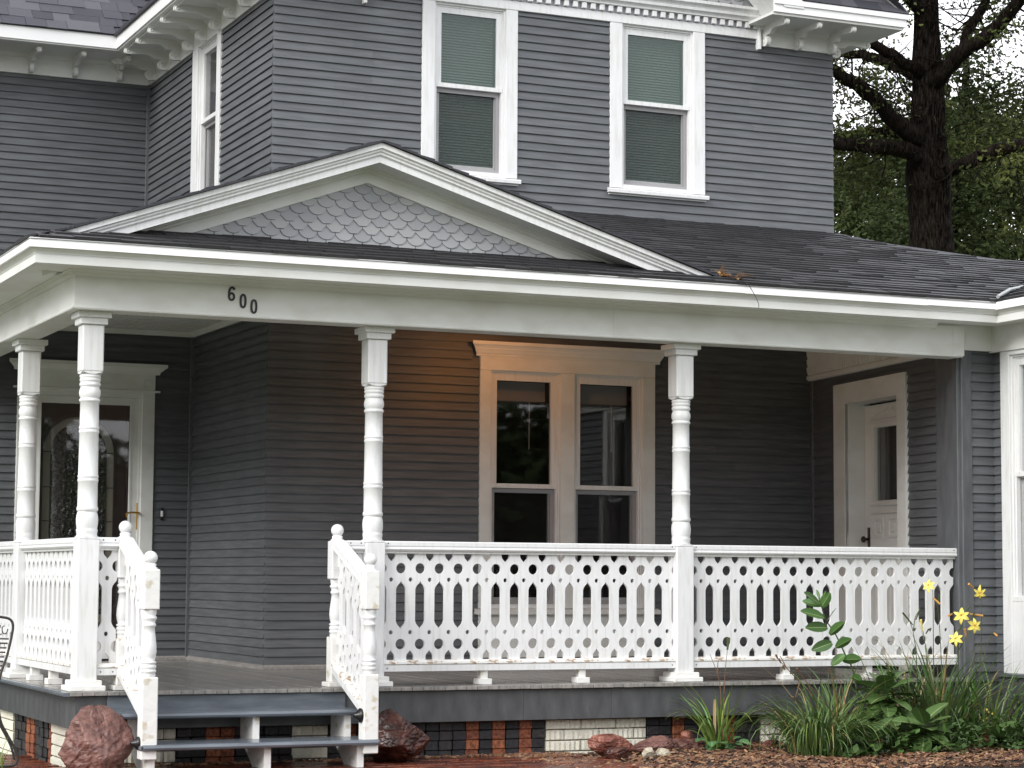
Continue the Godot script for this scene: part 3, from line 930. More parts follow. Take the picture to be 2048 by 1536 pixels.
func right_wing(h: Node) -> void:
	var D := Transform3D(Basis(Vector3.UP, -PI / 2 - 0.14138), Vector3(4.99, 0, 0))
	var dh := [[0.741, 1.742, 0.62, 2.845]]
	var w := wall(h, "side_door_wall", D, -0.1, 2.75, 0.3, 3.5, dh)
	siding(w, 0.07, 2.414, 0.655, 3.14, 0.640, [[0.53, 1.89, 0.6, 3.005]], false)
	var st := S()
	cbox(st, Vector3(-0.06, 0.63, 0.0), Vector3(0.07, 3.12, 0.03), 0.004)
	add(st, "corner_board", M.grey, w)
	st = S()
	cbox(st, Vector3(2.414, 0.60, 0.0), Vector3(2.768, 3.12, 0.028), 0.004)
	add(st, "corner_board", M.grey, w)
	st = S()
	box(st, Vector3(-0.06, 3.13, 0.0), Vector3(2.65, 3.5, 0.05))
	var n := 62
	for k in n:
		var u := -0.05 + k * 0.0435
		run(st, [[u, 0.05], [u + 0.034, 0.05], [u + 0.031, 0.062], [u + 0.003, 0.062]], 3.135, 3.5, 0, 0, Transform3D(Basis(Vector3(0, 1, 0), Vector3(0, 0, 1), Vector3(1, 0, 0)), Vector3.ZERO))
	stuff(add(st, "beadboard_panel", M.white_warm, w))
	st = S()
	run(st, [[0.0, 3.085], [0.05, 3.085], [0.064, 3.1], [0.064, 3.125], [0.05, 3.135], [0.0, 3.135]], -0.06, 2.68)
	add(st, "panel_moulding", M.white_warm, w)
	# side door, deep in its casing
	var d := node("side_door", h, D)
	st = S()
	casing_side(st, 0.518, 0.745, 0.63, 2.85, 0.035)
	casing_side(st, 1.738, 1.904, 0.63, 2.85, 0.035)
	cbox(st, Vector3(0.518, 2.845, 0.0), Vector3(1.904, 3.008, 0.036), 0.003)
	box(st, Vector3(0.705, 0.63, -0.2), Vector3(0.745, 2.86, 0.03))
	box(st, Vector3(1.738, 0.63, -0.2), Vector3(1.778, 2.86, 0.03))
	box(st, Vector3(0.745, 2.835, -0.2), Vector3(1.738, 2.86, 0.03))
	add(st, "casing", M.white_warm, d)
	st = S()
	var lf := R(0.75, 0.65, 1.735, 2.815)
	var gl := R(0.955, 2.01, 1.53, 2.62)
	frame_st(st, lf, gl, -0.19, -0.15)
	add(st, "door_leaf", M.white_warm, d)
	pane(d, gl.grow(0.01), -0.17, M.glass)
	st = S()
	for k in 12: box(st, Vector3(0.93 + k * 0.052, 1.98, -0.215 + 0.008 * (k % 2)), Vector3(0.93 + (k + 1) * 0.052, 2.65, -0.211 + 0.008 * (k % 2)))
	stuff(add(st, "curtain", M.curtain_grey, d))
	st = S()
	frame_st(st, gl.grow(0.035), gl.grow(0.004), -0.15, -0.140)
	for b in [R(0.86, 1.965, 1.63, 1.99), R(0.88, 1.90, 1.61, 1.912), R(0.86, 2.655, 1.63, 2.672), R(0.88, 2.69, 1.61, 2.70)]:
		cbox(st, Vector3(b.position.x, b.position.y, -0.15), Vector3(b.end.x, b.end.y, -0.132), 0.003)
	for x in [0.93, 1.20, 1.47]:
		frame_st(st, R(x, 1.70, x + 0.17, 1.87), R(x + 0.022, 1.722, x + 0.148, 1.848), -0.15, -0.138)
		cbox(st, Vector3(x + 0.045, 1.745, -0.15), Vector3(x + 0.125, 1.825, -0.141), 0.004)
	for x in [0.92, 1.30]: frame_st(st, R(x, 0.85, x + 0.3, 1.55), R(x + 0.03, 0.88, x + 0.27, 1.52), -0.15, -0.138)
	tube(st, [Vector3(0.88, 2.705, -0.147), Vector3(1.2, 2.775, -0.147)], 0.004, 0.004, 5)
	tube(st, [Vector3(1.61, 2.705, -0.147), Vector3(1.29, 2.775, -0.147)], 0.004, 0.004, 5)
	for s in [-1, 1]:
		tube(st, smooth_pts([Vector3(1.245 + s * 0.11, 2.73, -0.147), Vector3(1.245 + s * 0.09, 2.765, -0.147), Vector3(1.245 + s * 0.05, 2.77, -0.147), Vector3(1.245 + s * 0.03, 2.745, -0.147)]), 0.006, 0.004, 5)
	add(st, "door_moulding", M.white_warm, d)
	st = S()
	cbox(st, Vector3(0.80, 1.55, -0.15), Vector3(0.845, 1.79, -0.143), 0.006)
	add(st, "knob_plate", M.bronze, d)
	addm(lathe([[0.0, 0.0], [0.001, 0.012], [0.03, 0.011], [0.035, 0.02], [0.045, 0.028], [0.058, 0.026], [0.066, 0.014], [0.067, 0.0]], 14), "door_knob", M.bronze, d, Transform3D(Basis(Vector3.RIGHT, PI / 2), Vector3(0.823, 1.69, -0.145)))
	# front-facing strip beside the post and the bay that comes forward
	var Fz := Transform3D(Basis.IDENTITY, Vector3(0, 0, 2.74))
	var f := wall(h, "wing_strip_wall", Fz, 4.62, 4.95, 0.3, 3.4)
	siding(f, 4.69, 4.925, 0.655, 3.09, 0.668, [], false)
	st = S()
	cbox(st, Vector3(4.598, 0.60, -0.1), Vector3(4.69, 3.12, 0.024), 0.004)
	add(st, "corner_board", M.grey, f)
	var Lb := Transform3D(Basis(Vector3.UP, -PI / 2), Vector3(4.91, 0, 0))
	var b := wall(h, "bay_wall", Lb, 2.74, 5.2, 0.2, 3.4, [[2.972, 3.75, 0.66, 3.07]])
	siding(b, 2.755, 2.865, 0.655, 3.09, 0.668, [], false)
	siding(b, 3.86, 5.2, 0.655, 3.09, 0.668, [], false)
	var bw := node("bay_window", h, Lb)
	st = S()
	casing_side(st, 2.862, 2.97, 0.66, 3.085)
	casing_side(st, 3.75, 3.86, 0.66, 3.085)
	cbox(st, Vector3(2.97, 3.05, 0.0), Vector3(3.75, 3.085, 0.03), 0.003)
	cbox(st, Vector3(2.97, 0.66, -0.01), Vector3(3.75, 1.21, 0.016), 0.003)
	add(st, "casing", M.white, bw)
	hung(bw, R(2.97, 1.20, 3.75, 3.052), 2.145, M.glass_clear, false, M.blind_white)
	pane(bw, R(3.0, 1.24, 3.72, 2.12), -0.045, M.screen, "insect_screen")
	st = S()
	run(st, [[0.0, 0.64], [0.05, 0.634], [0.05, 0.655], [0.0, 0.668]], 2.78, 5.2)
	add(st, "water_table", M.grey, b)
	st = S()
	box(st, Vector3(4.60, 0.355, 2.62), Vector3(4.935, 0.60, 2.775))
	box(st, Vector3(4.62, 0.598, 2.70), Vector3(4.93, 0.618, 2.80))
	box(st, Vector3(4.885, 0.345, 2.74), Vector3(4.935, 0.64, 5.2))
	add(st, "skirt_board", M.skirt, h)
	st = S()
	box(st, Vector3(4.66, 0.0, 2.5), Vector3(4.93, 0.35, 2.73))
	box(st, Vector3(4.92, 0.0, 2.73), Vector3(5.05, 0.345, 5.2))
	add(st, "foundation", M.block, h)
	# frieze, soffit and eave of the wing
	st = S()
	box(st, Vector3(4.575, 3.095, 2.74), Vector3(4.90, 3.30, 2.785))
	box(st, Vector3(4.862, 3.085, 2.74), Vector3(4.91, 3.30, 5.2))
	box(st, Vector3(4.50, 3.10, 2.74), Vector3(4.575, 3.30, 2.80))
	add(st, "frieze_board", M.white_warm, h)
	st = S()
	box(st, Vector3(5.05, 0.2, 5.06), Vector3(8.5, 3.4, 5.2))
	box(st, Vector3(8.36, 0.2, -4.0), Vector3(8.5, 3.4, 5.06))
	box(st, Vector3(5.2, 0.2, -4.14), Vector3(8.5, 3.4, -4.0))
	box(st, Vector3(5.2, 3.4, -4.0), Vector3(8.5, 3.42, 5.2))
	box(st, Vector3(4.95, 3.4, 2.75), Vector3(5.2, 3.42, 5.2))
	add(st, "outer_wall", M.grey, h)

# ---------------------------------------------------------------- porch
# courses of asphalt tabs on a slope; lf/rf give the ends of a course at a distance s up the slope
func courses(X: Transform3D, s1: float, e: float, lf: Callable, rf: Callable) -> ArrayMesh:
	var st := SurfaceTool.new()
	st.begin(Mesh.PRIMITIVE_TRIANGLES)
	st.set_smooth_group(-1)
	var s := 0.0
	var row := 0
	while s < s1:
		var x: float = lf.call(s + e * 0.5)
		var xr: float = rf.call(s + e * 0.5)
		x -= 0.0
		var first := true
		while x < xr - 0.02:
			var w: float = rng.randf_range(0.16, 0.34)
			if first: w *= rng.randf_range(0.3, 1.0)
			first = false
			w = min(w, xr - x)
			var t := rng.randf_range(0.010, 0.019)
			var o := rng.randf_range(-0.004, 0.004)
			var g := rng.randf_range(0.72, 1.18)
			st.set_color(Color(g, g * rng.randf_range(0.98, 1.02), g * rng.randf_range(0.97, 1.05)))
			var a := X * Vector3(x, s + o, t)
			var b := X * Vector3(x + w - 0.004, s + o, t + rng.randf_range(-0.003, 0.003))
			var c := X * Vector3(x + w - 0.004, s + e + 0.03, 0.002)
			var d := X * Vector3(x, s + e + 0.03, 0.002)
			var a0 := X * Vector3(x, s + o, -0.004)
			var b0 := X * Vector3(x + w - 0.004, s + o, -0.004)
			quad(st, a, b, c, d)
			quad(st, a0, b0, b, a)
			tri(st, a0, a, d); tri(st, b0, c, b)
			x += w
		s += e
		row += 1
	return fin(st)

# sweep a (z, dy) profile from one end point to another with upright cuts
func raked(st: SurfaceTool, prof: Array, a: Vector2, b: Vector2) -> void:
	for i in prof.size():
		var p = prof[i]
		var q = prof[(i + 1) % prof.size()]
		quad(st, Vector3(a.x, a.y + p[1], p[0]), Vector3(b.x, b.y + p[1], p[0]), Vector3(b.x, b.y + q[1], q[0]), Vector3(a.x, a.y + q[1], q[0]))
	for e in [a, b]:
		var pl := PackedVector2Array()
		for p in prof: pl.append(Vector2(p[0], p[1]))
		var ix := Geometry2D.triangulate_polygon(pl)
		for k in range(0, ix.size(), 3):
			tri(st, Vector3(e.x, e.y + pl[ix[k]].y, pl[ix[k]].x), Vector3(e.x, e.y + pl[ix[k + 1]].y, pl[ix[k + 1]].x), Vector3(e.x, e.y + pl[ix[k + 2]].y, pl[ix[k + 2]].x))

const ROOF_S := 0.3105
func roof_y(z: float) -> float:
	return 3.413 + ROOF_S * (3.215 - z)

func pier_block(w: float, hh: float) -> ArrayMesh:
	var st := S()
	var n := int(w / 0.018)
	var zs := []
	for i in n + 1: zs.append(rng.randf_range(-0.004, 0.003) + (0.003 if i % 2 else -0.003))
	zs[0] = -0.006; zs[n] = -0.006
	for i in n:
		var x0 := w * i / n
		var x1 := w * (i + 1) / n
		quad(st, Vector3(x0, 0.006, zs[i]), Vector3(x1, 0.006, zs[i + 1]), Vector3(x1, hh - 0.006, zs[i + 1]), Vector3(x0, hh - 0.006, zs[i]))
		quad(st, Vector3(x0, 0, -0.012), Vector3(x1, 0, -0.012), Vector3(x1, 0.006, zs[i + 1]), Vector3(x0, 0.006, zs[i]))
		quad(st, Vector3(x0, hh - 0.006, zs[i]), Vector3(x1, hh - 0.006, zs[i + 1]), Vector3(x1, hh, -0.012), Vector3(x0, hh, -0.012))
	box(st, Vector3(0, 0, -0.1), Vector3(w, hh, -0.012))
	return fin(st)

func pier(par: Node, X: Transform3D, u0: float, u1: float, y0: float, y1: float) -> void:
	var p := node("pier", par, X)
	var st := S()
	box(st, Vector3(u0 + 0.003, y0, -0.3), Vector3(u1 - 0.003, y1, -0.016))
	add(st, "mortar", M.brick_dark[2], p)
	var y := y1 - 0.0745
	var row := 0
	while y > y0 - 0.06:
		var u := u0
		while u < u1 - 0.02:
			var w: float = min(0.27 if not (u == u0 and row % 2) else 0.14, u1 - u)
			if u1 - u - w < 0.05: w = u1 - u
			addm(pier_block(w - 0.006, 0.0685), "block", M.block, p, Transform3D(Basis.IDENTITY, Vector3(u, y, 0)))
			u += w
		y -= 0.0745
		row += 1

func brick_stack(par: Node, X: Transform3D, u0: float, y0: float, y1: float, red: bool, w := 0.1, back := 0.0) -> void:
	var p := node("brick_stack", par, X)
	var y := y1 - 0.066
	while y > y0 - 0.05:
		var st := S()
		cbox(st, Vector3(0.002, 0.001, -0.2), Vector3(w - 0.003, 0.0635, 0), 0.004)
		var m: Array = M.brick_red if red else M.brick_dark
		addm(fin(st), "brick", m[rng.randi() % 3], p, Transform3D(Basis(Vector3.UP, rng.randf_range(-0.03, 0.03)), Vector3(u0 + rng.randf_range(-0.004, 0.004), y, -back - rng.randf_range(0, 0.014))))
		y -= 0.0655

func build_porch() -> void:
	var p := thing("porch", "wraparound front porch with dark shingle roof, small front gable and white beam", "porch")
	var st := S()
	# deck boards run from front to back, their ends showing as the nosing
	var x := -2.172
	var k := 0
	while x < 4.62:
		var w: float = 0.079
		var z0 := -2.1 if x < -0.02 else 0.012
		if x > 4.55: w = 0.05
		st = S()
		var zf := 2.836 + rng.randf_range(-0.004, 0.003)
		cbox(st, Vector3(x, DK - 0.026 + rng.randf_range(-0.001, 0.001), z0), Vector3(x + w - 0.0025, DK + rng.randf_range(-0.0012, 0.0012), zf), 0.002)
		add(st, "deck_board", M.deck[rng.randi() % 3], p)
		x += w
		k += 1
	st = S()
	box(st, Vector3(-2.10, DK - 0.09, -2.1), Vector3(4.60, DK - 0.03, 2.76))
	add(st, "deck_frame", M.skirt, p)
	st = S()
	run(st, [[0.0, DK - 0.03], [0.035, DK - 0.028], [0.038, DK - 0.016], [0.034, DK - 0.004], [0.0, DK - 0.003]], -2.1, 2.83, 0, 0, Transform3D(Basis(Vector3.UP, -PI / 2), Vector3(-2.172, 0, 0)))
	add(st, "deck_edge", M.tread, p)
	st = S()
	var sx := -2.132
	for e in [-0.10, 0.95, 1.62, 2.55, 3.75, 4.60]:   # planks of the skirt, butted
		cbox(st, Vector3(sx, 0.386, 2.755), Vector3(e - 0.0015, 0.596, 2.796), 0.002)
		sx = e
	box(st, Vector3(-2.132, 0.386, -2.1), Vector3(-2.095, 0.596, 2.755))
	add(st, "skirt_board", M.skirt, p)
	# ---- foundation
	var FX := Transform3D(Basis.IDENTITY, Vector3(0, 0, 2.705))
	var LX := Transform3D(Basis(Vector3.UP, -PI / 2), Vector3(-2.07, 0, 0))
	for q in [[-2.07, -1.45], [-0.67, -0.42], [1.165, 1.942], [2.87, 3.62]]: pier(p, FX, q[0], q[1], 0.02, 0.386)
	for q in [[1.86, 2.70], [-0.3, 0.60]]: pier(p, LX, q[0], q[1], 0.0, 0.386)
	var seq := "dddrrdddrrdd"
	for i in 8: brick_stack(p, FX, -1.45 + i * 0.098, 0.02, 0.386, "ddrrdddd"[i] == "r")
	for i in 16: brick_stack(p, FX, -0.42 + i * 0.0985, 0.02, 0.386, "drddrddrdrdrddd"[i % 15] == "r" if i < 6 else "ddddrdrdrdd"[i - 6] == "r")
	for i in 9: brick_stack(p, FX, 1.945 + i * 0.102, 0.02, 0.386, "ddrdddrdd"[i] == "r")
	for i in 10: brick_stack(p, FX, 3.63 + i * 0.1, 0.02, 0.386, "ddrddrdddd"[i] == "r")
	for i in 12: brick_stack(p, LX, 0.62 + i * 0.103, 0.0, 0.386, "ddddrrddddrr"[i] == "r", 0.1, 0.01 * (i % 4))
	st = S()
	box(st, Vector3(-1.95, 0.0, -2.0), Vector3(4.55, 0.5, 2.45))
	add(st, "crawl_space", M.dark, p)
	# ---- beam
	var BF := Transform3D(Basis.IDENTITY, Vector3(0, 0, 2.855))
	var BL := Transform3D(Basis(Vector3.UP, -PI / 2), Vector3(-2.208, 0, 0))
	var bead := [[-0.02, 3.03], [0.010, 3.03], [0.014, 3.038], [0.010, 3.047], [0.0, 3.05], [0.0, 3.262], [-0.02, 3.262]]
	var bed := [[0.0, 3.236], [0.010, 3.236], [0.014, 3.244], [0.026, 3.252], [0.03, 3.264], [0.046, 3.274], [0.046, 3.286], [0.0, 3.286]]
	st = S()
	box(st, Vector3(-2.19, 3.032, 2.655), Vector3(4.56, 3.5, 2.836))
	run(st, bead, -2.208, 1.60, 1.0, 0.0, BF)
	run(st, bead, 1.6015, 4.49, 0.0, 0.0, BF)
	run(st, bed, -2.208, 4.30, 1.0, 0.0, BF)
	add(st, "beam", M.white_warm, p)
	st = S()
	box(st, Vector3(-2.189, 3.032, -2.1), Vector3(-2.008, 3.5, 2.655))
	run(st, bead, -2.1, 2.855, 0.0, 1.0, BL)
	run(st, bed, -2.1, 2.855, 0.0, 1.0, BL)
	add(st, "side_beam", M.white_warm, p)
	st = S()
	box(st, Vector3(4.46, 3.04, 2.80), Vector3(4.56, 3.26, 2.857))
	add(st, "beam_end", M.white_warm, p)
	# ---- eave: soffit, fascia, crown, metal drip edge
	var eave := [[-0.05, 3.29], [0.0, 3.28], [0.30, 3.276], [0.30, 3.264], [0.318, 3.264], [0.322, 3.312], [0.306, 3.315], [0.307, 3.322], [0.316, 3.325], [0.318, 3.331], [0.346, 3.354], [0.35, 3.40], [-0.05, 3.42]]
	var drip := [[0.350, 3.354], [0.366, 3.354], [0.361, 3.413], [0.350, 3.413]]
	var WL := Transform3D(Basis(Vector3.UP, -PI / 2), Vector3(4.95, 0, 0))
	st = S()
	run(st, eave, -2.208, 4.95, 1.0, -1.0, BF)
	run(st, eave, -2.1, 2.855, 0.0, 1.0, BL)
	run(st, eave, 2.855, 5.6, -1.0, 0.0, WL)
	add(st, "eave", M.white_warm, p)
	var cuts := [-2.208, 0.98, 2.45, 3.98, 4.95]
	for i in 4:
		st = S()
		var dd := drip.duplicate(true)
		for q in dd: q[1] += [0.0, 0.0015, -0.001, 0.003][i]
		run(st, dd, cuts[i] + (0.0 if i == 0 else 0.001), cuts[i + 1], 1.0 if i == 0 else 0.0, -1.0 if i == 3 else 0.0, BF)
		add(st, "drip_edge", M.metal_white, p)
	st = S()
	run(st, drip, 0.2, 2.855, 0.0, 1.0, BL)
	add(st, "drip_edge", M.metal_white, p)
	st = S()
	run(st, drip, 2.855, 5.6, -1.0, 0.0, WL)
	add(st, "drip_edge", M.metal_white, p)
	st = S()
	box(st, Vector3(-2.62, 3.20, 1.72), Vector3(-2.535, 3.29, 1.78))
	add(st, "eave_end", M.white_warm, p)
	# ---- ceiling
	st = S()
	box(st, Vector3(-2.02, 3.482, -2.13), Vector3(4.95, 3.5, 2.70))
	var n := 160
	for i in n:
		var u := -2.01 + i * 0.0435
		var zz := -2.12 if u < -0.04 else 0.01
		if u < -0.01 or i % 1 == 0:
			box(st, Vector3(u, 3.470, zz), Vector3(u + 0.0355, 3.483, 2.66))
	stuff(add(st, "beadboard_ceiling", M.white_warm, p))
	var cm := [[0.0, 3.432], [0.016, 3.434], [0.02, 3.445], [0.04, 3.462], [0.044, 3.474], [0.0, 3.474]]
	st = S()
	run(st, cm, -2.0, -0.002, 0, -1.0, Transform3D(Basis.IDENTITY, Vector3(0, 0, -2.12)))
	run(st, cm, -2.12, 0.0, -1.0, 1.0, Transform3D(Basis(Vector3.UP, -PI / 2), Vector3(-0.017, 0, 0)))
	run(st, cm, 0.0, 4.9, 1.0, 0.0, Transform3D(Basis.IDENTITY, Vector3(0, 0, 0.017)))
	add(st, "ceiling_moulding", M.white_warm, p)
	# ---- roof
	var rs := sqrt(1 + ROOF_S * ROOF_S)
	var ux := Vector3(0, ROOF_S, -1) / rs
	var RF := Transform3D(Basis(Vector3.RIGHT, ux, Vector3.RIGHT.cross(ux)), Vector3(0, 3.418, 3.224))
	var zt := func(s: float) -> float: return 3.224 - s / rs
	var topx := func(z: float) -> float:
		if z > 0.958: return 6.9
		if z > 0.831: return lerp(5.96, 6.557, (z - 0.831) / 0.127)
		if z > 0.661: return lerp(5.622, 5.96, (z - 0.661) / 0.17)
		return lerp(5.207, 5.622, clampf(z / 0.661, 0, 1))
	var lf := func(s: float) -> float: return -2.575 + (3.224 - zt.call(s))
	var rf := func(s: float) -> float: return min(4.595 + (3.224 - zt.call(s)), topx.call(zt.call(s)))
	stuff(addm(courses(RF, 3.224 * rs, 0.127, lf, rf), "roof_shingles", M.shingle, p))
	var uz := Vector3(1, ROOF_S, 0) / rs
	var RL := Transform3D(Basis(Vector3(0, 0, 1), uz, Vector3(0, 0, 1).cross(uz)), Vector3(-2.575, 3.418, 0))
	stuff(addm(courses(RL, 2.575 * rs, 0.127, func(_s): return -3.825, func(s): return 3.224 - s / rs), "side_roof_shingles", M.shingle, p))
	var RW := Transform3D(Basis(Vector3(0, 0, 1), uz, Vector3(0, 0, 1).cross(uz)), Vector3(4.587, 3.418, 0))
	stuff(addm(courses(RW, 2.3 * rs, 0.127, func(s): return 3.224 - s / rs, func(_s): return 5.6), "wing_roof_shingles", M.shingle, p))
	st = S()   # roof boards under the shingles and the far slopes
	var A := Vector3(-2.575, 3.405, 3.224)
	var H := Vector3(0.65, 4.40, 0.0)
	quad(st, A, Vector3(4.595, 3.405, 3.224), Vector3(5.2, 4.40, 0.0), H)
	tri(st, Vector3(4.595, 3.405, 3.224), Vector3(6.84, 4.10, 0.965), Vector3(5.2, 4.40, 0.0))
	quad(st, A, H, Vector3(0.0, 4.20, 0.0), Vector3(0.0, 4.20, -3.825))
	tri(st, A, Vector3(0.0, 4.20, -3.825), Vector3(-2.575, 3.405, -3.825))
	quad(st, Vector3(4.595, 3.405, 3.224), Vector3(4.595, 3.405, 5.6), Vector3(6.84, 4.10, 5.6), Vector3(6.84, 4.10, 0.965))
	quad(st, Vector3(6.84, 4.10, 0.965), Vector3(6.84, 4.10, 5.6), Vector3(9.0, 3.42, 5.6), Vector3(9.0, 3.42, -1.3))
	quad(st, Vector3(5.2, 4.40, 0.0), Vector3(6.84, 4.10, 0.965), Vector3(9.0, 3.42, -1.3), Vector3(5.2, 3.9, -2.0))
	quad(st, Vector3(5.2, 3.9, -2.0), Vector3(9.0, 3.42, -1.3), Vector3(9.0, 3.42, -4.3), Vector3(5.2, 3.42, -4.3))
	tri(st, Vector3(4.595, 3.405, 5.6), Vector3(9.0, 3.42, 5.6), Vector3(6.84, 4.10, 5.6))
	add(st, "roof_deck", M.shingle_up[3], p)
	# hip caps along the far edge
	var cap := [Vector3(5.19, 4.425, 0.0), Vector3(5.622, 4.214, 0.661), Vector3(5.96, 4.162, 0.831), Vector3(6.557, 4.122, 0.958), Vector3(6.86, 4.115, 0.965)]
	var hp := []
	for i in 4:
		var m := int(cap[i].distance_to(cap[i + 1]) / 0.13)
		for j in m: hp.append(cap[i].lerp(cap[i + 1], j / float(m)))
	hp.append(cap[4])
	for i in hp.size() - 1:
		st = S()
		var a: Vector3 = hp[i]
		var b: Vector3 = hp[i + 1] + (hp[i + 1] - hp[i]) * 0.15
		var f := Vector3(-0.02, -0.04, 0.14)
		var g := Vector3(0.06, -0.07, -0.14)
		var u := Vector3(0, 0.008, 0)
		quad(st, a + f, b + f, b + u, a)
		quad(st, a, b + u, b + g, a + g)
		add(st, "hip_cap", M.shingle_up[[0, 3, 4][rng.randi() % 3]], p)
	# step flashing at the wall foot
	st = S()
	for i in 46:
		var xx := 0.7 + i * 0.097
		box(st, Vector3(xx, 4.385, 0.018), Vector3(xx + 0.094, 4.415 + rng.randf() * 0.012, 0.026 + rng.randf() * 0.006))
	add(st, "wall_flashing", M.shingle_up[3], p)
	# ---- front gable
	var ap := Vector2(-0.2, 4.238)
	var lft := Vector2(-2.38, 3.472)
	var rgt := Vector2(2.411, 3.464)
	var gp := [[3.0, 0.0], [3.002, -0.034], [2.992, -0.040], [2.984, -0.042], [2.984, -0.052], [2.976, -0.060], [2.972, -0.062], [2.972, -0.074], [2.960, -0.082], [2.955, -0.086], [2.957, -0.126], [2.935, -0.126], [2.935, -0.118], [2.66, -0.118], [2.66, 0.0]]
	var gf := [[2.69, -0.118], [2.752, -0.118], [2.75, -0.128], [2.738, -0.134], [2.736, -0.146], [2.727, -0.152], [2.722, -0.158], [2.722, -0.226], [2.69, -0.226]]
	st = S()
	raked(st, gp, lft, ap); raked(st, gp, ap, rgt)
	add(st, "gable_rake", M.white, p)
	st = S()
	raked(st, gf, lft, ap); raked(st, gf, ap, rgt)
	add(st, "gable_frieze", M.white_warm, p)
	st = S()
	extrude(st, PackedVector2Array([lft + Vector2(0.1, -0.2), ap + Vector2(0, -0.1), rgt + Vector2(-0.1, -0.2)]), 2.60, 2.698)
	add(st, "gable_wall", M.scale_grey[0], p)
	st = S()
	for s in [[lft, ap], [ap, rgt]]:
		var a: Vector2 = s[0]
		var b: Vector2 = s[1]
		quad(st, Vector3(a.x, a.y + 0.006, 3.012), Vector3(b.x, b.y + 0.006, 3.012), Vector3(b.x, b.y + 0.006, 0.55), Vector3(a.x, a.y + 0.006, 0.55))
		var m := int(a.distance_to(b) / 0.127)
		for i in m:
			var c := a.lerp(b, i / float(m))
			var d := a.lerp(b, (i + 1.0) / m)
			var hi := 0.016 + rng.randf() * 0.006
			var up0 := hi if s[0] == lft else 0.008
			var up1 := 0.008 if s[0] == lft else hi
			var zf := 3.018 + rng.randf() * 0.012
			quad(st, Vector3(c.x, c.y + 0.002, zf), Vector3(d.x, d.y + 0.002, zf), Vector3(d.x, d.y + up1 + 0.006, zf), Vector3(c.x, c.y + up0 + 0.006, zf))
			quad(st, Vector3(c.x, c.y + up0 + 0.006, zf), Vector3(d.x, d.y + up1 + 0.006, zf), Vector3(d.x, d.y + up1 + 0.006, 0.55), Vector3(c.x, c.y + up0 + 0.006, 0.55))
			quad(st, Vector3(c.x, c.y + 0.002, zf), Vector3(c.x, c.y + 0.002, 2.95), Vector3(c.x, c.y + up0 + 0.006, 2.95), Vector3(c.x, c.y + up0 + 0.006, zf))
	tri(st, Vector3(lft.x, lft.y, 0.55), Vector3(ap.x, ap.y, 0.55), Vector3(rgt.x, rgt.y, 0.55))
	add(st, "gable_shingles", M.shingle_up[3], p)
	var ms := [scale_mesh(0.129, 0.11, 0), scale_mesh(0.129, 0.11, 1)]
	for r in 9:
		var y := 3.548 + r * 0.0545
		for i in range(-13, 14):
			var xx := -0.163 + i * 0.1293 + (0.06465 if r % 2 else 0.0)
			var lim: float = lerp(lft.y, ap.y, (xx - lft.x) / (ap.x - lft.x)) if xx < ap.x else lerp(ap.y, rgt.y, (xx - ap.x) / (rgt.x - ap.x))
			if y + 0.02 < lim - 0.17:
				addm(ms[1 if r == 2 or r == 3 else 0], "scale_shingle", M.scale_grey[rng.randi() % 3], p, Transform3D(Basis(Vector3.RIGHT, -0.17).rotated(Vector3.BACK, rng.randf_range(-0.012, 0.012)), Vector3(xx + rng.randf_range(-0.001, 0.001), y, 2.700)))

# one sawn board of the railing: half its outline, mirrored
func fret_board(w: float) -> ArrayMesh:
	var e := w * 0.5 - 0.0006
	var f := w / 0.14
	var p := PackedVector2Array()
	p.append(Vector2(0.027 * f, 0.795)); p.append(Vector2(e, 0.795))
	for k in 9:
		var t := -PI / 2 - PI * k / 8.0
		p.append(Vector2(e + cos(t) * 0.0355 * f, 0.902 + sin(t) * 0.036))
	for q in [[0.0, 1.004], [-0.008, 1.016], [-0.020, 1.028], [-0.030, 1.042], [-0.0355, 1.06], [-0.0355, 1.268], [-0.030, 1.286], [-0.020, 1.300], [-0.008, 1.312], [0.0, 1.325]]:
		p.append(Vector2(e + q[0] * f, q[1]))
	for k in 9:
		var t := -PI / 2 - PI * k / 8.0
		p.append(Vector2(e + cos(t) * 0.0355 * f, 1.411 + sin(t) * 0.036))
	p.append(Vector2(e, 1.52))
	for q in [[0.030, 1.52], [0.030, 1.498], [0.025, 1.483], [0.015, 1.472], [0.0, 1.456]]: p.append(Vector2(q[0] * f, q[1]))
	for cy in [1.335, 0.981]:
		for k in 7:
			var t := PI / 2 - PI * k / 6.0
			p.append(Vector2(cos(t) * 0.0145 * f, cy + sin(t) * 0.0155))
	for q in [[0.0, 0.862], [0.013, 0.846], [0.024, 0.834], [0.027, 0.82]]: p.append(Vector2(q[0] * f, q[1]))
	var st := S()
	extrude(st, p, -0.0105, 0.0105)
	var m := PackedVector2Array()
	for q in p: m.append(Vector2(-q.x, q.y))
	extrude(st, m, -0.0105, 0.0105)
	return fin(st)

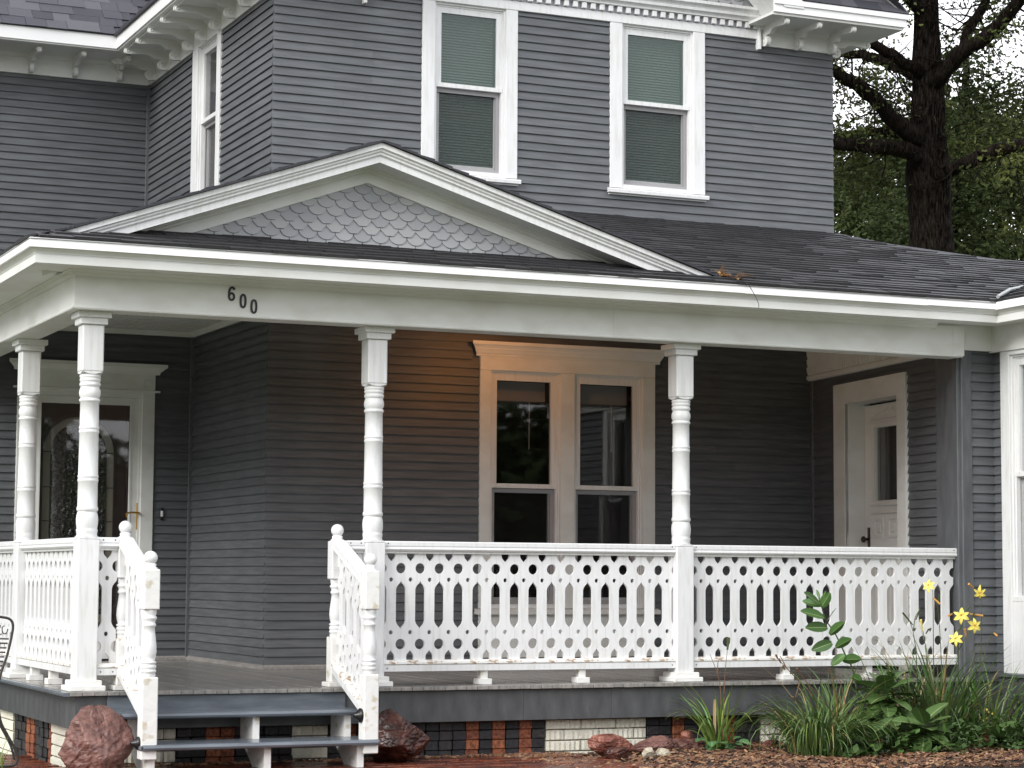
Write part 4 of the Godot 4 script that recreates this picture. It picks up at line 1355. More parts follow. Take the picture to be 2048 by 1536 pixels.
var fret := {}
const TOP_CAP := [[-0.045, 1.558], [0.045, 1.558], [0.047, 1.563], [0.047, 1.586], [0.038, 1.594], [-0.038, 1.594], [-0.047, 1.586], [-0.047, 1.563]]
const TOP_BEAD := [[-0.028, 1.512], [0.028, 1.512], [0.028, 1.526], [0.046, 1.531], [0.053, 1.54], [0.050, 1.552], [0.038, 1.558], [-0.038, 1.558], [-0.050, 1.552], [-0.053, 1.54], [-0.046, 1.531], [-0.028, 1.526]]
const LOW_TOP := [[-0.045, 0.766], [0.045, 0.766], [0.052, 0.772], [0.050, 0.784], [0.032, 0.797], [-0.032, 0.797], [-0.050, 0.784], [-0.052, 0.772]]
const LOW_BOT := [[-0.047, 0.722], [0.047, 0.722], [0.047, 0.762], [0.040, 0.766], [-0.040, 0.766], [-0.047, 0.762]]

func railing(label: String, X: Transform3D, l: float, first: float, n: int, feet: Array, bw := 0.14, grp := "white fretwork railings round the porch") -> Node3D:
	var r := thing("porch_railing", label, "railing", grp, X)
	var st := S()
	run(st, TOP_CAP, 0.0, l)
	run(st, TOP_BEAD, 0.0, l)
	add(st, "top_rail", M.white, r)
	st = S()
	run(st, LOW_TOP, 0.0, l)
	add(st, "bottom_rail", M.peel, r)
	st = S()
	run(st, LOW_BOT, 0.0, l)
	add(st, "bottom_board", M.white, r)
	st = S()
	for e in [0.025, l - 0.025]:
		for y in [1.577, 0.743]:
			var q := Transform3D(Basis.IDENTITY, Vector3(e, y, 0.0472))
			for j in 8: tri(st, q * Vector3.ZERO, q * Vector3(cos(TAU * j / 8) * 0.005, sin(TAU * j / 8) * 0.005, 0.0004), q * Vector3(cos(TAU * (j + 1) / 8) * 0.005, sin(TAU * (j + 1) / 8) * 0.005, 0.0004))
	add(st, "screw_head", M.bronze, r)
	if not fret.has(bw): fret[bw] = fret_board(bw)
	for i in n: addm(fret[bw], "fretwork_board", M.white, r, Transform3D(Basis.IDENTITY, Vector3(first + (i + 0.5) * bw, rng.randf_range(-0.001, 0.001), rng.randf_range(-0.0012, 0.0012))))
	for f in feet:
		st = S()
		cbox(st, Vector3(f - 0.026, 0.662, -0.03), Vector3(f + 0.026, 0.723, 0.03), 0.003)
		cbox(st, Vector3(f - 0.048, DK + 0.001, -0.05), Vector3(f + 0.048, 0.666, 0.05), 0.003)
		add(st, "foot_block", M.peel_light, r)
	return r

var post_parts := {}
func post(label: String, at_x: float, at_z: float) -> void:
	var p := thing("porch_post", label, "post", "turned white porch posts", Transform3D(Basis.IDENTITY, Vector3(at_x, 0, at_z)))
	if post_parts.is_empty():
		var st := S()
		cbox(st, Vector3(-0.1075, 2.992, -0.1075), Vector3(0.1075, 3.031, 0.1075), 0.003)
		cbox(st, Vector3(-0.088, 2.950, -0.088), Vector3(0.088, 2.993, 0.088), 0.003)
		post_parts.capital = fin(st)
		st = S()
		cbox(st, Vector3(-0.0695, 2.648, -0.0695), Vector3(0.0695, 2.951, 0.0695), 0.008)
		for k in 4:      # rounded tongues below the block
			var X := Transform3D(Basis(Vector3.UP, k * PI / 2), Vector3.ZERO)
			var pl := PackedVector2Array()
			for j in 9: pl.append(Vector2(-0.066 + 0.132 * j / 8.0, 2.6485 - 0.016 * sin(PI * j / 8.0)))
			extrude(st, pl, 0.050, 0.0695, X)
		post_parts.block = fin(st)
		st = S()
		cbox(st, Vector3(-0.0695, 0.688, -0.0695), Vector3(0.0695, 1.583, 0.0695), 0.007)
		for k in 4:
			var X := Transform3D(Basis(Vector3.UP, k * PI / 2), Vector3.ZERO)
			var pl := PackedVector2Array()
			for j in 9: pl.append(Vector2(-0.066 + 0.132 * j / 8.0, 1.5825 + 0.018 * sin(PI * j / 8.0)))
			extrude(st, pl, 0.052, 0.0695, X)
		post_parts.foot = fin(st)
		post_parts.shaft = lathe([[1.57, 0.066], [1.60, 0.067], [1.612, 0.064], [1.626, 0.0665], [1.640, 0.068], [1.648, 0.064], [1.655, 0.0655], [1.68, 0.069], [1.71, 0.070], [1.735, 0.067], [1.752, 0.062], [1.757, 0.060], [1.760, 0.066], [1.772, 0.069], [1.784, 0.067], [1.789, 0.063],
			[1.944, 0.0625], [1.947, 0.0655], [1.957, 0.067], [1.966, 0.063], [1.970, 0.0625], [1.974, 0.066], [1.985, 0.0665], [1.990, 0.0625], [2.255, 0.0605], [2.258, 0.0635], [2.268, 0.065], [2.277, 0.061], [2.281, 0.0605], [2.285, 0.064], [2.296, 0.0645], [2.300, 0.0605],
			[2.455, 0.0595], [2.458, 0.065], [2.468, 0.068], [2.476, 0.064], [2.479, 0.058], [2.483, 0.0605], [2.50, 0.0675], [2.515, 0.0685], [2.53, 0.067], [2.547, 0.061], [2.553, 0.059], [2.557, 0.065], [2.569, 0.068], [2.580, 0.064], [2.583, 0.059], [2.588, 0.065], [2.598, 0.0675], [2.606, 0.064], [2.609, 0.063], [2.613, 0.067], [2.624, 0.068], [2.633, 0.062], [2.65, 0.060]], 28)
		st = S()
		cbox(st, Vector3(-0.116, DK + 0.001, -0.116), Vector3(0.116, 0.659, 0.116), 0.004)
		cbox(st, Vector3(-0.096, 0.655, -0.096), Vector3(0.096, 0.692, 0.096), 0.004)
		post_parts.base = fin(st)
	addm(post_parts.capital, "capital", M.white, p)
	addm(post_parts.block, "square_block", M.white, p)
	addm(post_parts.foot, "square_foot", M.white, p)
	addm(post_parts.shaft, "turned_shaft", M.white, p)
	addm(post_parts.base, "base", M.peel_light, p)

func newel_mesh(y_top: float, y_mid: float, y_low: float, y_bot: float) -> Array:
	# square top block, turned middle, square foot; a ball on top
	var st := S()
	cbox(st, Vector3(-0.05, y_mid, -0.05), Vector3(0.05, y_top, 0.05), 0.006)
	var st2 := S()
	cbox(st2, Vector3(-0.05, y_bot, -0.05), Vector3(0.05, y_low, 0.05), 0.006)
	var d := y_mid - y_low
	var t := []
	for q in [[0.0, 0.040], [0.03, 0.045], [0.06, 0.040], [0.07, 0.046], [0.10, 0.047], [0.115, 0.040], [0.13, 0.046], [0.17, 0.047], [0.19, 0.038], [0.205, 0.047], [0.225, 0.047], [0.24, 0.036], [0.30, 0.043], [0.38, 0.047], [0.48, 0.045], [0.64, 0.037], [0.74, 0.033], [0.755, 0.041], [0.785, 0.041], [0.80, 0.035], [0.84, 0.037], [0.865, 0.045], [0.89, 0.045], [0.91, 0.037], [0.94, 0.042], [1.0, 0.042]]:
		t.append([y_low + d * q[0], q[1]])
	var cap := [[y_top - 0.002, 0.046], [y_top + 0.008, 0.044], [y_top + 0.014, 0.034], [y_top + 0.03, 0.036], [y_top + 0.036, 0.030]]
	var c := y_top + 0.036 + 0.034
	for k in 15:
		var a := -0.95 + (PI / 2 + 0.95) * k / 14.0
		cap.append([c + sin(a) * 0.0425, max(0.0, cos(a) * 0.0425)])
	return [fin(st), lathe(t, 20), lathe(cap, 24), fin(st2)]

func stair_railing(label: String, x: float) -> void:
	var s := thing("stair_railing", label, "railing", "sloping railings of the front steps", Transform3D(Basis.IDENTITY, Vector3(x, 0, 0)))
	var nu := newel_mesh(1.590, 1.335, 0.955, 0.655)
	var nl := newel_mesh(1.392, 1.145, 0.735, 0.235)
	var st := S()
	for q in [[nu, 2.662, "upper_newel"], [nl, 3.30, "lower_newel"]]:
		var X := Transform3D(Basis.IDENTITY, Vector3(0, 0, q[1]))
		var b := addm(q[0][0], q[2], M.peel_light if q[2] == "lower_newel" else M.white, s, X)
		addm(q[0][1], "turned_middle", M.white, b)
		addm(q[0][2], "ball", M.white, b)
		addm(q[0][3], "square_foot", M.peel_light, b)
	st = S()
	cbox(st, Vector3(-0.072, DK + 0.001, 2.59), Vector3(0.072, 0.657, 2.734), 0.004)
	add(st, "base", M.peel_light, s)
	# sheared pieces that follow the slope of the steps
	var sl := 0.42
	var z0 := 2.712
	var SX := Transform3D(Basis(Vector3(0, -sl, 1), Vector3(0, 1, 0), Vector3(-1, 0, 0)), Vector3(0, -0.0, z0))
	st = S()
	run(st, TOP_CAP, 0.0, 0.54, 0, 0, SX)
	run(st, TOP_BEAD, 0.0, 0.54, 0, 0, SX)
	add(st, "top_rail", M.white, s)
	st = S()
	run(st, LOW_TOP, 0.0, 0.54, 0, 0, SX)
	add(st, "bottom_rail", M.peel, s)
	st = S()
	run(st, LOW_BOT, 0.0, 0.54, 0, 0, SX)
	add(st, "bottom_board", M.white, s)
	for i in 4:
		var m := MeshInstance3D.new()
		addm(fret[0.14], "fretwork_board", M.white, s, Transform3D(Basis(Vector3.UP, -PI / 2), Vector3(0, -sl * (i + 0.5) * 0.137, z0 + (i + 0.5) * 0.137)))
		m.free()

func build_steps() -> void:
	var s := thing("porch_steps", "grey front steps with white stringers and two open treads", "steps")
	for q in [[-1.93, -0.342, 0.466, 0.502, 2.80, 3.11], [-1.862, -0.300, 0.29, 0.326, 3.02, 3.372]]:
		var st := S()
		run(st, [[q[4], q[2]], [q[5] - 0.006, q[2]], [q[5] + 0.004, q[2] + 0.006], [q[5] + 0.010, (q[2] + q[3]) / 2], [q[5] + 0.004, q[3] - 0.006], [q[5] - 0.006, q[3]], [q[4], q[3]]], q[0] + 0.02, q[1] - 0.02)
		for e in [[q[0], q[0] + 0.02], [q[1] - 0.02, q[1]]]:
			cbox(st, Vector3(e[0], q[2] + 0.002, q[4]), Vector3(e[1], q[3] - 0.002, q[5] - 0.008), 0.008)
		add(st, "tread", M.tread, s)
	var st := S()
	cbox(st, Vector3(-1.93, 0.500, 2.797), Vector3(-0.345, 0.596, 2.812), 0.002)
	add(st, "riser", M.tread, s)
	for x in [-1.775, -1.034, -0.419]:
		st = S()
		extrude(st, PackedVector2Array([Vector2(2.80, 0.466), Vector2(3.065, 0.466), Vector2(3.065, 0.29), Vector2(3.31, 0.29), Vector2(3.31, 0.10), Vector2(3.15, 0.10), Vector2(2.80, 0.32)]), -0.022, 0.022, Transform3D(Basis(Vector3(0, 0, 1), Vector3(0, 1, 0), Vector3(-1, 0, 0)), Vector3(x, 0, 0)))
		add(st, "stringer", M.peel_light, s)

func build_rails() -> void:
	var ZR := 2.662
	post("turned white porch post at the front corner left of the steps", -2.05, ZR)
	post("turned white porch post just right of the steps", -0.112, ZR)
	post("turned white porch post between the two long front railings", 2.239, ZR)
	post("turned white porch post on the left side, one bay back from the corner", -2.05, 0.78)
	var LB := Basis(Vector3.UP, -PI / 2)
	railing("long white fretwork railing in front of the double window", Transform3D(Basis.IDENTITY, Vector3(-0.04, 0, ZR)), 2.208, -0.007, 16, [0.742, 1.485])
	railing("long white fretwork railing in front of the side door, lilies before it", Transform3D(Basis.IDENTITY, Vector3(2.311, 0, ZR)), 2.265, 0.017, 16, [0.784, 1.491])
	railing("white fretwork railing along the porch's left side next to the corner post", Transform3D(LB, Vector3(-2.05, 0, 0.852)), 1.738, 0.0, 12, [0.36, 0.95])
	railing("white fretwork railing at the far left, behind the back side post and chair", Transform3D(LB, Vector3(-2.05, 0, -1.0)), 1.71, 0.0, 12, [0.5, 1.1])
	railing("very short white railing one board wide between corner post and left newel", Transform3D(Basis.IDENTITY, Vector3(-1.978, 0, ZR)), 0.128, 0.0, 1, [], 0.128)
	railing("very short white railing one board wide between right newel and step post", Transform3D(Basis.IDENTITY, Vector3(-0.308, 0, ZR)), 0.124, 0.0, 1, [], 0.124)
	stair_railing("sloping white railing with ball newels on the left of the steps", -1.80)
	stair_railing("sloping white railing with ball newels on the right of the steps", -0.362)

# a flat stroke of the given half width along points, as a raised numeral is cut
func stroke(st: SurfaceTool, p: Array, hw: float, dep: float, closed: bool) -> void:
	var l := []
	var r := []
	var n := p.size()
	for i in n:
		var a: Vector2 = p[(i - 1 + n) % n] if closed or i > 0 else p[i]
		var b: Vector2 = p[(i + 1) % n] if closed or i < n - 1 else p[i]
		var d := (b - a).normalized()
		l.append(p[i] + Vector2(-d.y, d.x) * hw)
		r.append(p[i] - Vector2(-d.y, d.x) * hw)
	for i in (n if closed else n - 1):
		var k := (i + 1) % n
		extrude(st, PackedVector2Array([l[i], l[k], r[k], r[i]]), 0.0, dep)

func build_number() -> void:
	var t := thing("house_number", "black metal house number 600 stepping down on the white porch beam", "house number")
	for q in [["6", -1.181, 3.182], ["0", -1.103, 3.139], ["0", -1.029, 3.107]]:
		var st := S()
		var lo := []
		if q[0] == "0":
			for k in 24:
				var a := TAU * k / 24
				lo.append(Vector2(signf(cos(a)) * pow(absf(cos(a)), 0.8) * 0.0165, signf(sin(a)) * pow(absf(sin(a)), 0.85) * 0.041))
			stroke(st, lo, 0.0068, 0.007, true)
		else:
			for k in 20:
				var a := TAU * k / 20
				lo.append(Vector2(cos(a) * 0.017, -0.0185 + sin(a) * 0.0225))
			stroke(st, lo, 0.0068, 0.007, true)
			stroke(st, [Vector2(0.0185, 0.027), Vector2(0.016, 0.034), Vector2(0.010, 0.040), Vector2(0.002, 0.0415), Vector2(-0.007, 0.038), Vector2(-0.013, 0.028), Vector2(-0.0165, 0.012), Vector2(-0.017, -0.006), Vector2(-0.017, -0.018)], 0.0068, 0.0072, false)
		add(st, "numeral", M.numeral, t, Transform3D(Basis.IDENTITY, Vector3(q[1], q[2], 2.856)))

# ---------------------------------------------------------------- ground
func ground_h(x: float, z: float) -> float:
	var m := clampf((x - 1.15) / 0.7, 0, 1) * clampf((5.6 - z) / 1.2, 0, 1)
	return 0.115 + 0.05 * m + 0.012 * sin(x * 3.1 + z * 2.2) * m + 0.008 * sin(x * 9.0 - z * 7.0) * m

func build_ground() -> void:
	var st := S()
	quad(st, Vector3(-150, 0.06, 150), Vector3(150, 0.06, 150), Vector3(150, 0.06, -150), Vector3(-150, 0.06, -150))
	var g := add(st, "ground", M.lawn, self)
	tag(g, "green lawn ground around the house", "", "", "structure")
	st = SurfaceTool.new()
	st.begin(Mesh.PRIMITIVE_TRIANGLES)
	st.set_smooth_group(0)
	for i in 70:
		for j in 34:
			var p := []
			for q in [[0, 1], [1, 1], [1, 0], [0, 0]]:
				var x: float = -3.2 + (i + q[0]) * 0.12
				var z: float = 2.2 + (j + q[1]) * 0.1
				p.append(Vector3(x, ground_h(x, z) + 0.008 * sin(x * 31.0 + z * 17.0), z))
			quad(st, p[0], p[1], p[2], p[3])
	var b := add(st, "garden_bed", M.soil, self)
	tag(b, "dark soil of the bed at the foot of the porch", "", "", "structure")
	# wet brick paving in front of the steps
	var path := Node3D.new()
	put(path, "brick_path", self)
	tag(path, "wet red brick paving in front of the steps", "", "", "structure")
	var pm := []
	for k in 4:
		st = S()
		cbox(st, Vector3(0.002, -0.05, 0.002), Vector3(0.203, 0.0, 0.099), 0.004)
		pm.append(fin(st))
	var n := 0
	for r in 23:
		var x := (-2.9 if r < 11 else -3.3) + (0.10 if r % 2 else 0.0)
		while x < (1.25 - 0.15 * sin(r * 1.3) if r < 11 else -2.3):
			if n < 299:
				addm(pm[n % 4], "paver", M.paver[rng.randi() % 4], path, Transform3D(Basis(Vector3.UP, rng.randf_range(-0.02, 0.02)) * Basis(Vector3.BACK, rng.randf_range(-0.012, 0.012)), Vector3(x, 0.152 + rng.randf_range(-0.004, 0.004), 2.80 + r * 0.101 if r < 11 else 2.80 - (r - 10) * 0.101)))
				n += 1
			x += 0.205
	# bark chips over the bed
	st = S()
	st.set_color(Color.WHITE)
	box(st, Vector3(-0.018, -0.003, -0.007), Vector3(0.018, 0.003, 0.007))
	var mm := MultiMesh.new()
	mm.transform_format = MultiMesh.TRANSFORM_3D
	mm.use_colors = true
	mm.mesh = fin(st)
	mm.instance_count = 9000
	for i in 9000:
		var x := rng.randf_range(0.75, 5.0)
		var z := rng.randf_range(2.72, 4.75)
		if x < 1.3 and rng.randf() < 0.75: z = rng.randf_range(2.70, 2.95)
		if i % 8 == 0:
			x = rng.randf_range(-2.2, 1.3); z = rng.randf_range(2.66, 2.80)
		var y := ground_h(x, z) + rng.randf_range(0.0, 0.016)
		if x < 1.3: y = max(y, 0.150)
		var s := rng.randf_range(0.45, 1.35)
		mm.set_instance_transform(i, Transform3D(Basis.from_euler(Vector3(rng.randf_range(-0.5, 0.5), rng.randf() * TAU, rng.randf_range(-0.5, 0.5))).scaled(Vector3(s, s, s)), Vector3(x, y, z)))
		var c := [Color(0.16, 0.085, 0.05), Color(0.24, 0.13, 0.075), Color(0.34, 0.22, 0.13), Color(0.09, 0.05, 0.035), Color(0.42, 0.30, 0.18)]
		mm.set_instance_color(i, c[rng.randi() % 5] * Color(0.85, 0.70, 0.62) * rng.randf_range(0.6, 1.1))
	var mi := MultiMeshInstance3D.new()
	mi.multimesh = mm
	mi.material_override = M.chip
	put(mi, "bark_mulch", self)
	tag(mi, "brown bark mulch and pine litter along the porch foot", "", "", "stuff")

func rock_mesh(sd: int, r: Vector3, rough: float, cuts: int) -> ArrayMesh:
	var nz := FastNoiseLite.new()
	nz.seed = sd
	nz.frequency = 0.9
	nz.fractal_octaves = 4
	var q := RandomNumberGenerator.new()
	q.seed = sd
	var pl := []
	for k in cuts:
		pl.append([Vector3(q.randfn(), q.randfn() * 0.8, q.randfn()).normalized(), q.randf_range(0.60, 0.82)])
	var st := SurfaceTool.new()
	st.begin(Mesh.PRIMITIVE_TRIANGLES)
	st.set_smooth_group(0)
	var N := 60
	var f := func(i: int, j: int) -> Vector3:
		var th := PI * i / N
		var ph := TAU * (j % (N * 2)) / (N * 2)
		var d := Vector3(sin(th) * cos(ph), cos(th), sin(th) * sin(ph))
		var rad := 1.0
		for c in pl:
			var dp := d.dot(c[0])
			if dp > 0.01: rad = min(rad, c[1] / dp)
		rad *= 1.0 + rough * 0.6 * nz.get_noise_3dv(d * 1.6) + rough * 0.5 * nz.get_noise_3d(d.x * 4.0, d.y * 9.0, d.z * 4.0) + rough * 0.35 * nz.get_noise_3d(d.x * 14.0, d.y * 26.0, d.z * 14.0)
		rad -= 0.07 * pow(1.0 - abs(nz.get_noise_3dv(d * 1.3 + Vector3(5, 2, 1))), 14.0)
		return d * rad * r
	for i in N:
		for j in N * 2:
			var a: Vector3 = f.call(i, j)
			var b: Vector3 = f.call(i + 1, j)
			var c: Vector3 = f.call(i + 1, j + 1)
			var d: Vector3 = f.call(i, j + 1)
			if i > 0: tri(st, a, c, b) if false else tri(st, a, d, c)
			if i < N - 1: tri(st, a, c, b)
	return fin(st)

func build_rocks() -> void:
	for q in [
		[101, Vector3(0.255, 0.285, 0.255), Vector3(-2.085, 0.27, 3.12), 0.11, 15, 0, "boulder", "large pinkish red faceted boulder at the left end of the steps", "boulder"],
		[207, Vector3(0.215, 0.205, 0.215), Vector3(-0.045, 0.295, 3.02), 0.09, 14, 1, "boulder", "rounded wet dark brown boulder at the right of the steps", "boulder"],
		[303, Vector3(0.17, 0.075, 0.11), Vector3(1.52, 0.215, 2.98), 0.16, 6, 2, "rock", "reddish flat rock leaning left in front of the cream block pier", "rock"],
		[304, Vector3(0.17, 0.07, 0.12), Vector3(1.83, 0.205, 3.02), 0.16, 6, 0, "rock", "purplish red rock touching the right side of the leaning rock", "rock"],
		[305, Vector3(0.20, 0.05, 0.12), Vector3(2.08, 0.20, 2.96), 0.14, 6, 0, "rock", "long low pink rock lying before the dark brick stacks", "rock"],
		[306, Vector3(0.055, 0.045, 0.05), Vector3(2.16, 0.255, 2.90), 0.1, 4, 2, "rock", "small brown stone sitting on the long pink rock", "rock"],
		[307, Vector3(0.09, 0.05, 0.07), Vector3(1.44, 0.18, 3.24), 0.12, 5, 1, "rock", "small blackish stone on the mulch before the red rocks", "rock"],
		[308, Vector3(0.05, 0.04, 0.04), Vector3(1.66, 0.18, 3.28), 0.15, 6, 3, "rock", "white stone chip left of its pair on the mulch", "rock"],
		[309, Vector3(0.06, 0.035, 0.045), Vector3(1.77, 0.175, 3.26), 0.15, 6, 3, "rock", "white stone chip right of its pair on the mulch", "rock"],
		[310, Vector3(0.13, 0.05, 0.10), Vector3(-1.93, 0.135, 3.34), 0.15, 6, 3, "rock", "flat tan stone in front of the large red boulder", "rock"],
		[311, Vector3(0.10, 0.055, 0.08), Vector3(4.22, 0.215, 3.55), 0.12, 6, 2, "rock", "pinkish stone half hidden in the leaves at far right", "rock"],
		[312, Vector3(0.06, 0.04, 0.05), Vector3(2.72, 0.195, 3.05), 0.12, 5, 2, "rock", "small pink stone between the two grassy lily clumps", "rock"]]:
		var o := addm(rock_mesh(q[0], q[1], q[3], q[4]), q[6], M.rock[q[5]], self, Transform3D(Basis(Vector3.BACK, [0.25, 0.0, 0.2, -0.15, 0.05, 0.0][q[0] % 6]), q[2]))
		tag(o, q[7], q[8], "rocks along the porch foot", "thing")

# ---------------------------------------------------------------- plants
func blade(st: SurfaceTool, b: Vector3, ang: float, l: float, w: float, lean: float, droop: float, col: Color) -> void:
	var dir := Vector3(cos(ang), 0, sin(ang))
	var side := Vector3(-sin(ang), 0, cos(ang))
	var p := b
	var a := lean
	var prev := []
	var n := 9
	for i in n + 1:
		var t := i / float(n)
		var ww := w * (0.75 + 0.5 * t if t < 0.4 else (1.0 - t) / 0.6 * 0.98 + 0.02)
		st.set_color(col * (0.85 + 0.3 * t))
		var up := (dir * -cos(a) + Vector3.UP * sin(a)) * ww * 0.28
		var cur := [p + side * ww * 0.5 + up, p, p - side * ww * 0.5 + up]
		if i > 0:
			quad(st, prev[0], prev[1], cur[1], cur[0])
			quad(st, prev[1], prev[2], cur[2], cur[1])
		prev = cur
		p += (dir * sin(a) + Vector3.UP * cos(a)) * l / n
		a += droop / n * (0.5 + 1.4 * t)

func clump(par: Node, c: Vector3, n: int, lmin: float, lmax: float, spread: float, droop: float, seedv: int, w := 0.015, tint := Color(0.10, 0.17, 0.035)) -> void:
	var q := RandomNumberGenerator.new()
	q.seed = seedv
	var st := S()
	for i in n:
		var an := q.randf() * TAU
		var r := sqrt(q.randf()) * spread
		var b := c + Vector3(cos(an) * r, 0, sin(an) * r)
		b.y = ground_h(b.x, b.z) + 0.0
		var t := q.randf_range(0.55, 1.35)
		var col := Color(tint.r * t * q.randf_range(0.8, 1.3), tint.g * t, tint.b * t * q.randf_range(0.7, 1.3))
		if q.randf() < 0.05: col = Color(0.30, 0.22, 0.10)
		blade(st, b, an + q.randf_range(-0.7, 0.7), q.randf_range(lmin, lmax), w * q.randf_range(0.7, 1.3), q.randf_range(0.08, 0.5), droop * q.randf_range(0.35, 1.3), col)
	stuff(add(st, "leaf_blades", M.blade, par))

func broad_leaf(l: float, w: float, fold: float, curl: float, col: Color) -> ArrayMesh:
	var st := SurfaceTool.new()
	st.begin(Mesh.PRIMITIVE_TRIANGLES)
	st.set_smooth_group(0)
	var n := 8
	var prev := []
	for i in n + 1:
		var t := i / float(n)
		var ww: float = w * pow(sin(PI * clampf(t * 0.93 + 0.05, 0, 1)), 0.62)
		var y := -curl * t * t * l
		var cur := []
		for s in [-1.0, -0.5, -0.06, 0.0, 0.06, 0.5, 1.0]:
			cur.append(Vector3(s * ww * 0.5, y + abs(s) * fold * ww + 0.01 * sin(t * 19.0 + s * 4.0) * ww * 6.0 * abs(s) * 0.4, t * l))
		if i > 0:
			for k in 6:
				var c := col if k != 2 and k != 3 else Color(0.30, 0.36, 0.16)
				if k in [0, 5]: c = c * 0.92
				for v in [prev[k], cur[k], cur[k + 1], prev[k], cur[k + 1], prev[k + 1]]:
					st.set_color(c)
					st.add_vertex(v)
		prev = cur
	return fin(st)

func leaf_at(par: Node, b: Vector3, tip: Vector3, w: float, roll: float, sd: int, col := Color(0.075, 0.135, 0.035)) -> void:
	var q := RandomNumberGenerator.new()
	q.seed = sd
	var d := (tip - b)
	var l := d.length()
	var z := d / l
	var x := z.cross(Vector3.UP).normalized() if abs(z.y) < 0.95 else Vector3.RIGHT
	var bs := Basis(x, z.cross(x), z)
	if bs.y.y < 0: bs = Basis(-x, z.cross(-x), z)
	bs = bs.rotated(z, roll)
	var t := q.randf_range(0.75, 1.3)
	addm(broad_leaf(l, w, q.randf_range(0.06, 0.2), q.randf_range(-0.05, 0.18), Color(col.r * t, col.g * t, col.b * t)), "leaf", M.blade, par, Transform3D(bs, b))

func flower(par: Node, c: Vector3, face: Vector3, r: float, sd: int) -> void:
	var f := node("flower", par, Transform3D.IDENTITY)
	var z := face.normalized()
	var x := z.cross(Vector3.UP).normalized()
	f.transform = Transform3D(Basis(x, z.cross(x), z).orthonormalized(), c)
	var q := RandomNumberGenerator.new()
	q.seed = sd
	for k in 6:
		var st := SurfaceTool.new()
		st.begin(Mesh.PRIMITIVE_TRIANGLES)
		st.set_smooth_group(0)
		var prev := []
		var wd := 0.50 if k % 2 else 0.40
		for i in 8:
			var t := i / 7.0
			var ww := r * wd * pow(sin(PI * clampf(0.12 + t * 0.87, 0, 1)), 0.8)
			var h := r * (0.45 * t - 0.62 * t * t) + 0.004 * (k % 2)
			var cur := [Vector3(-ww * 0.5, r * t, h + ww * 0.12), Vector3(0, r * t, h), Vector3(ww * 0.5, r * t, h + ww * 0.12)]
			if i > 0:
				for j in 2:
					for v in [prev[j], cur[j], cur[j + 1], prev[j], cur[j + 1], prev[j + 1]]: st.add_vertex(v)
			prev = cur
		addm(fin(st), "petal", M.petal, f, Transform3D(Basis(Vector3.BACK, k * TAU / 6 + q.randf_range(-0.1, 0.1)), Vector3.ZERO))
	var st := S()
	for k in 5: tube(st, [Vector3.ZERO, Vector3(q.randf_range(-0.25, 0.25) * r, q.randf_range(-0.3, 0.1) * r, r * 0.35)], 0.002, 0.0015, 4)
	add(st, "stamens", M.petal_faded, f)
	st = S()
	tube(st, [Vector3(0, 0, 0.004), Vector3(0, -0.01, -0.03), Vector3(0, -0.03, -0.07)], 0.012, 0.005, 8)
	add(st, "flower_tube", M.petal, f)

func bud(par: Node, b: Vector3, t: Vector3, r: float, m: Material) -> void:
	var st := S()
	tube(st, [b, b.lerp(t, 0.3), b.lerp(t, 0.7), t], r * 0.55, r, 7)
	add(st, "bud", m, par)

func stems(par: Node, lines: Array, r: float, m: Material) -> void:
	for l in lines:
		var st := S()
		tube(st, smooth_pts(l, 3), r, r * 0.5, 6)
		add(st, "stem", m, par)

func W(px: float, py: float, z: float) -> Vector3:      # a pixel met at the depth z of the bed
	var d := camb * Vector3((px - 1024.0) / 4438.46, (768.0 - py) / 4438.46, -1.0)
	return CAM + d * ((z - CAM.z) / d.z)

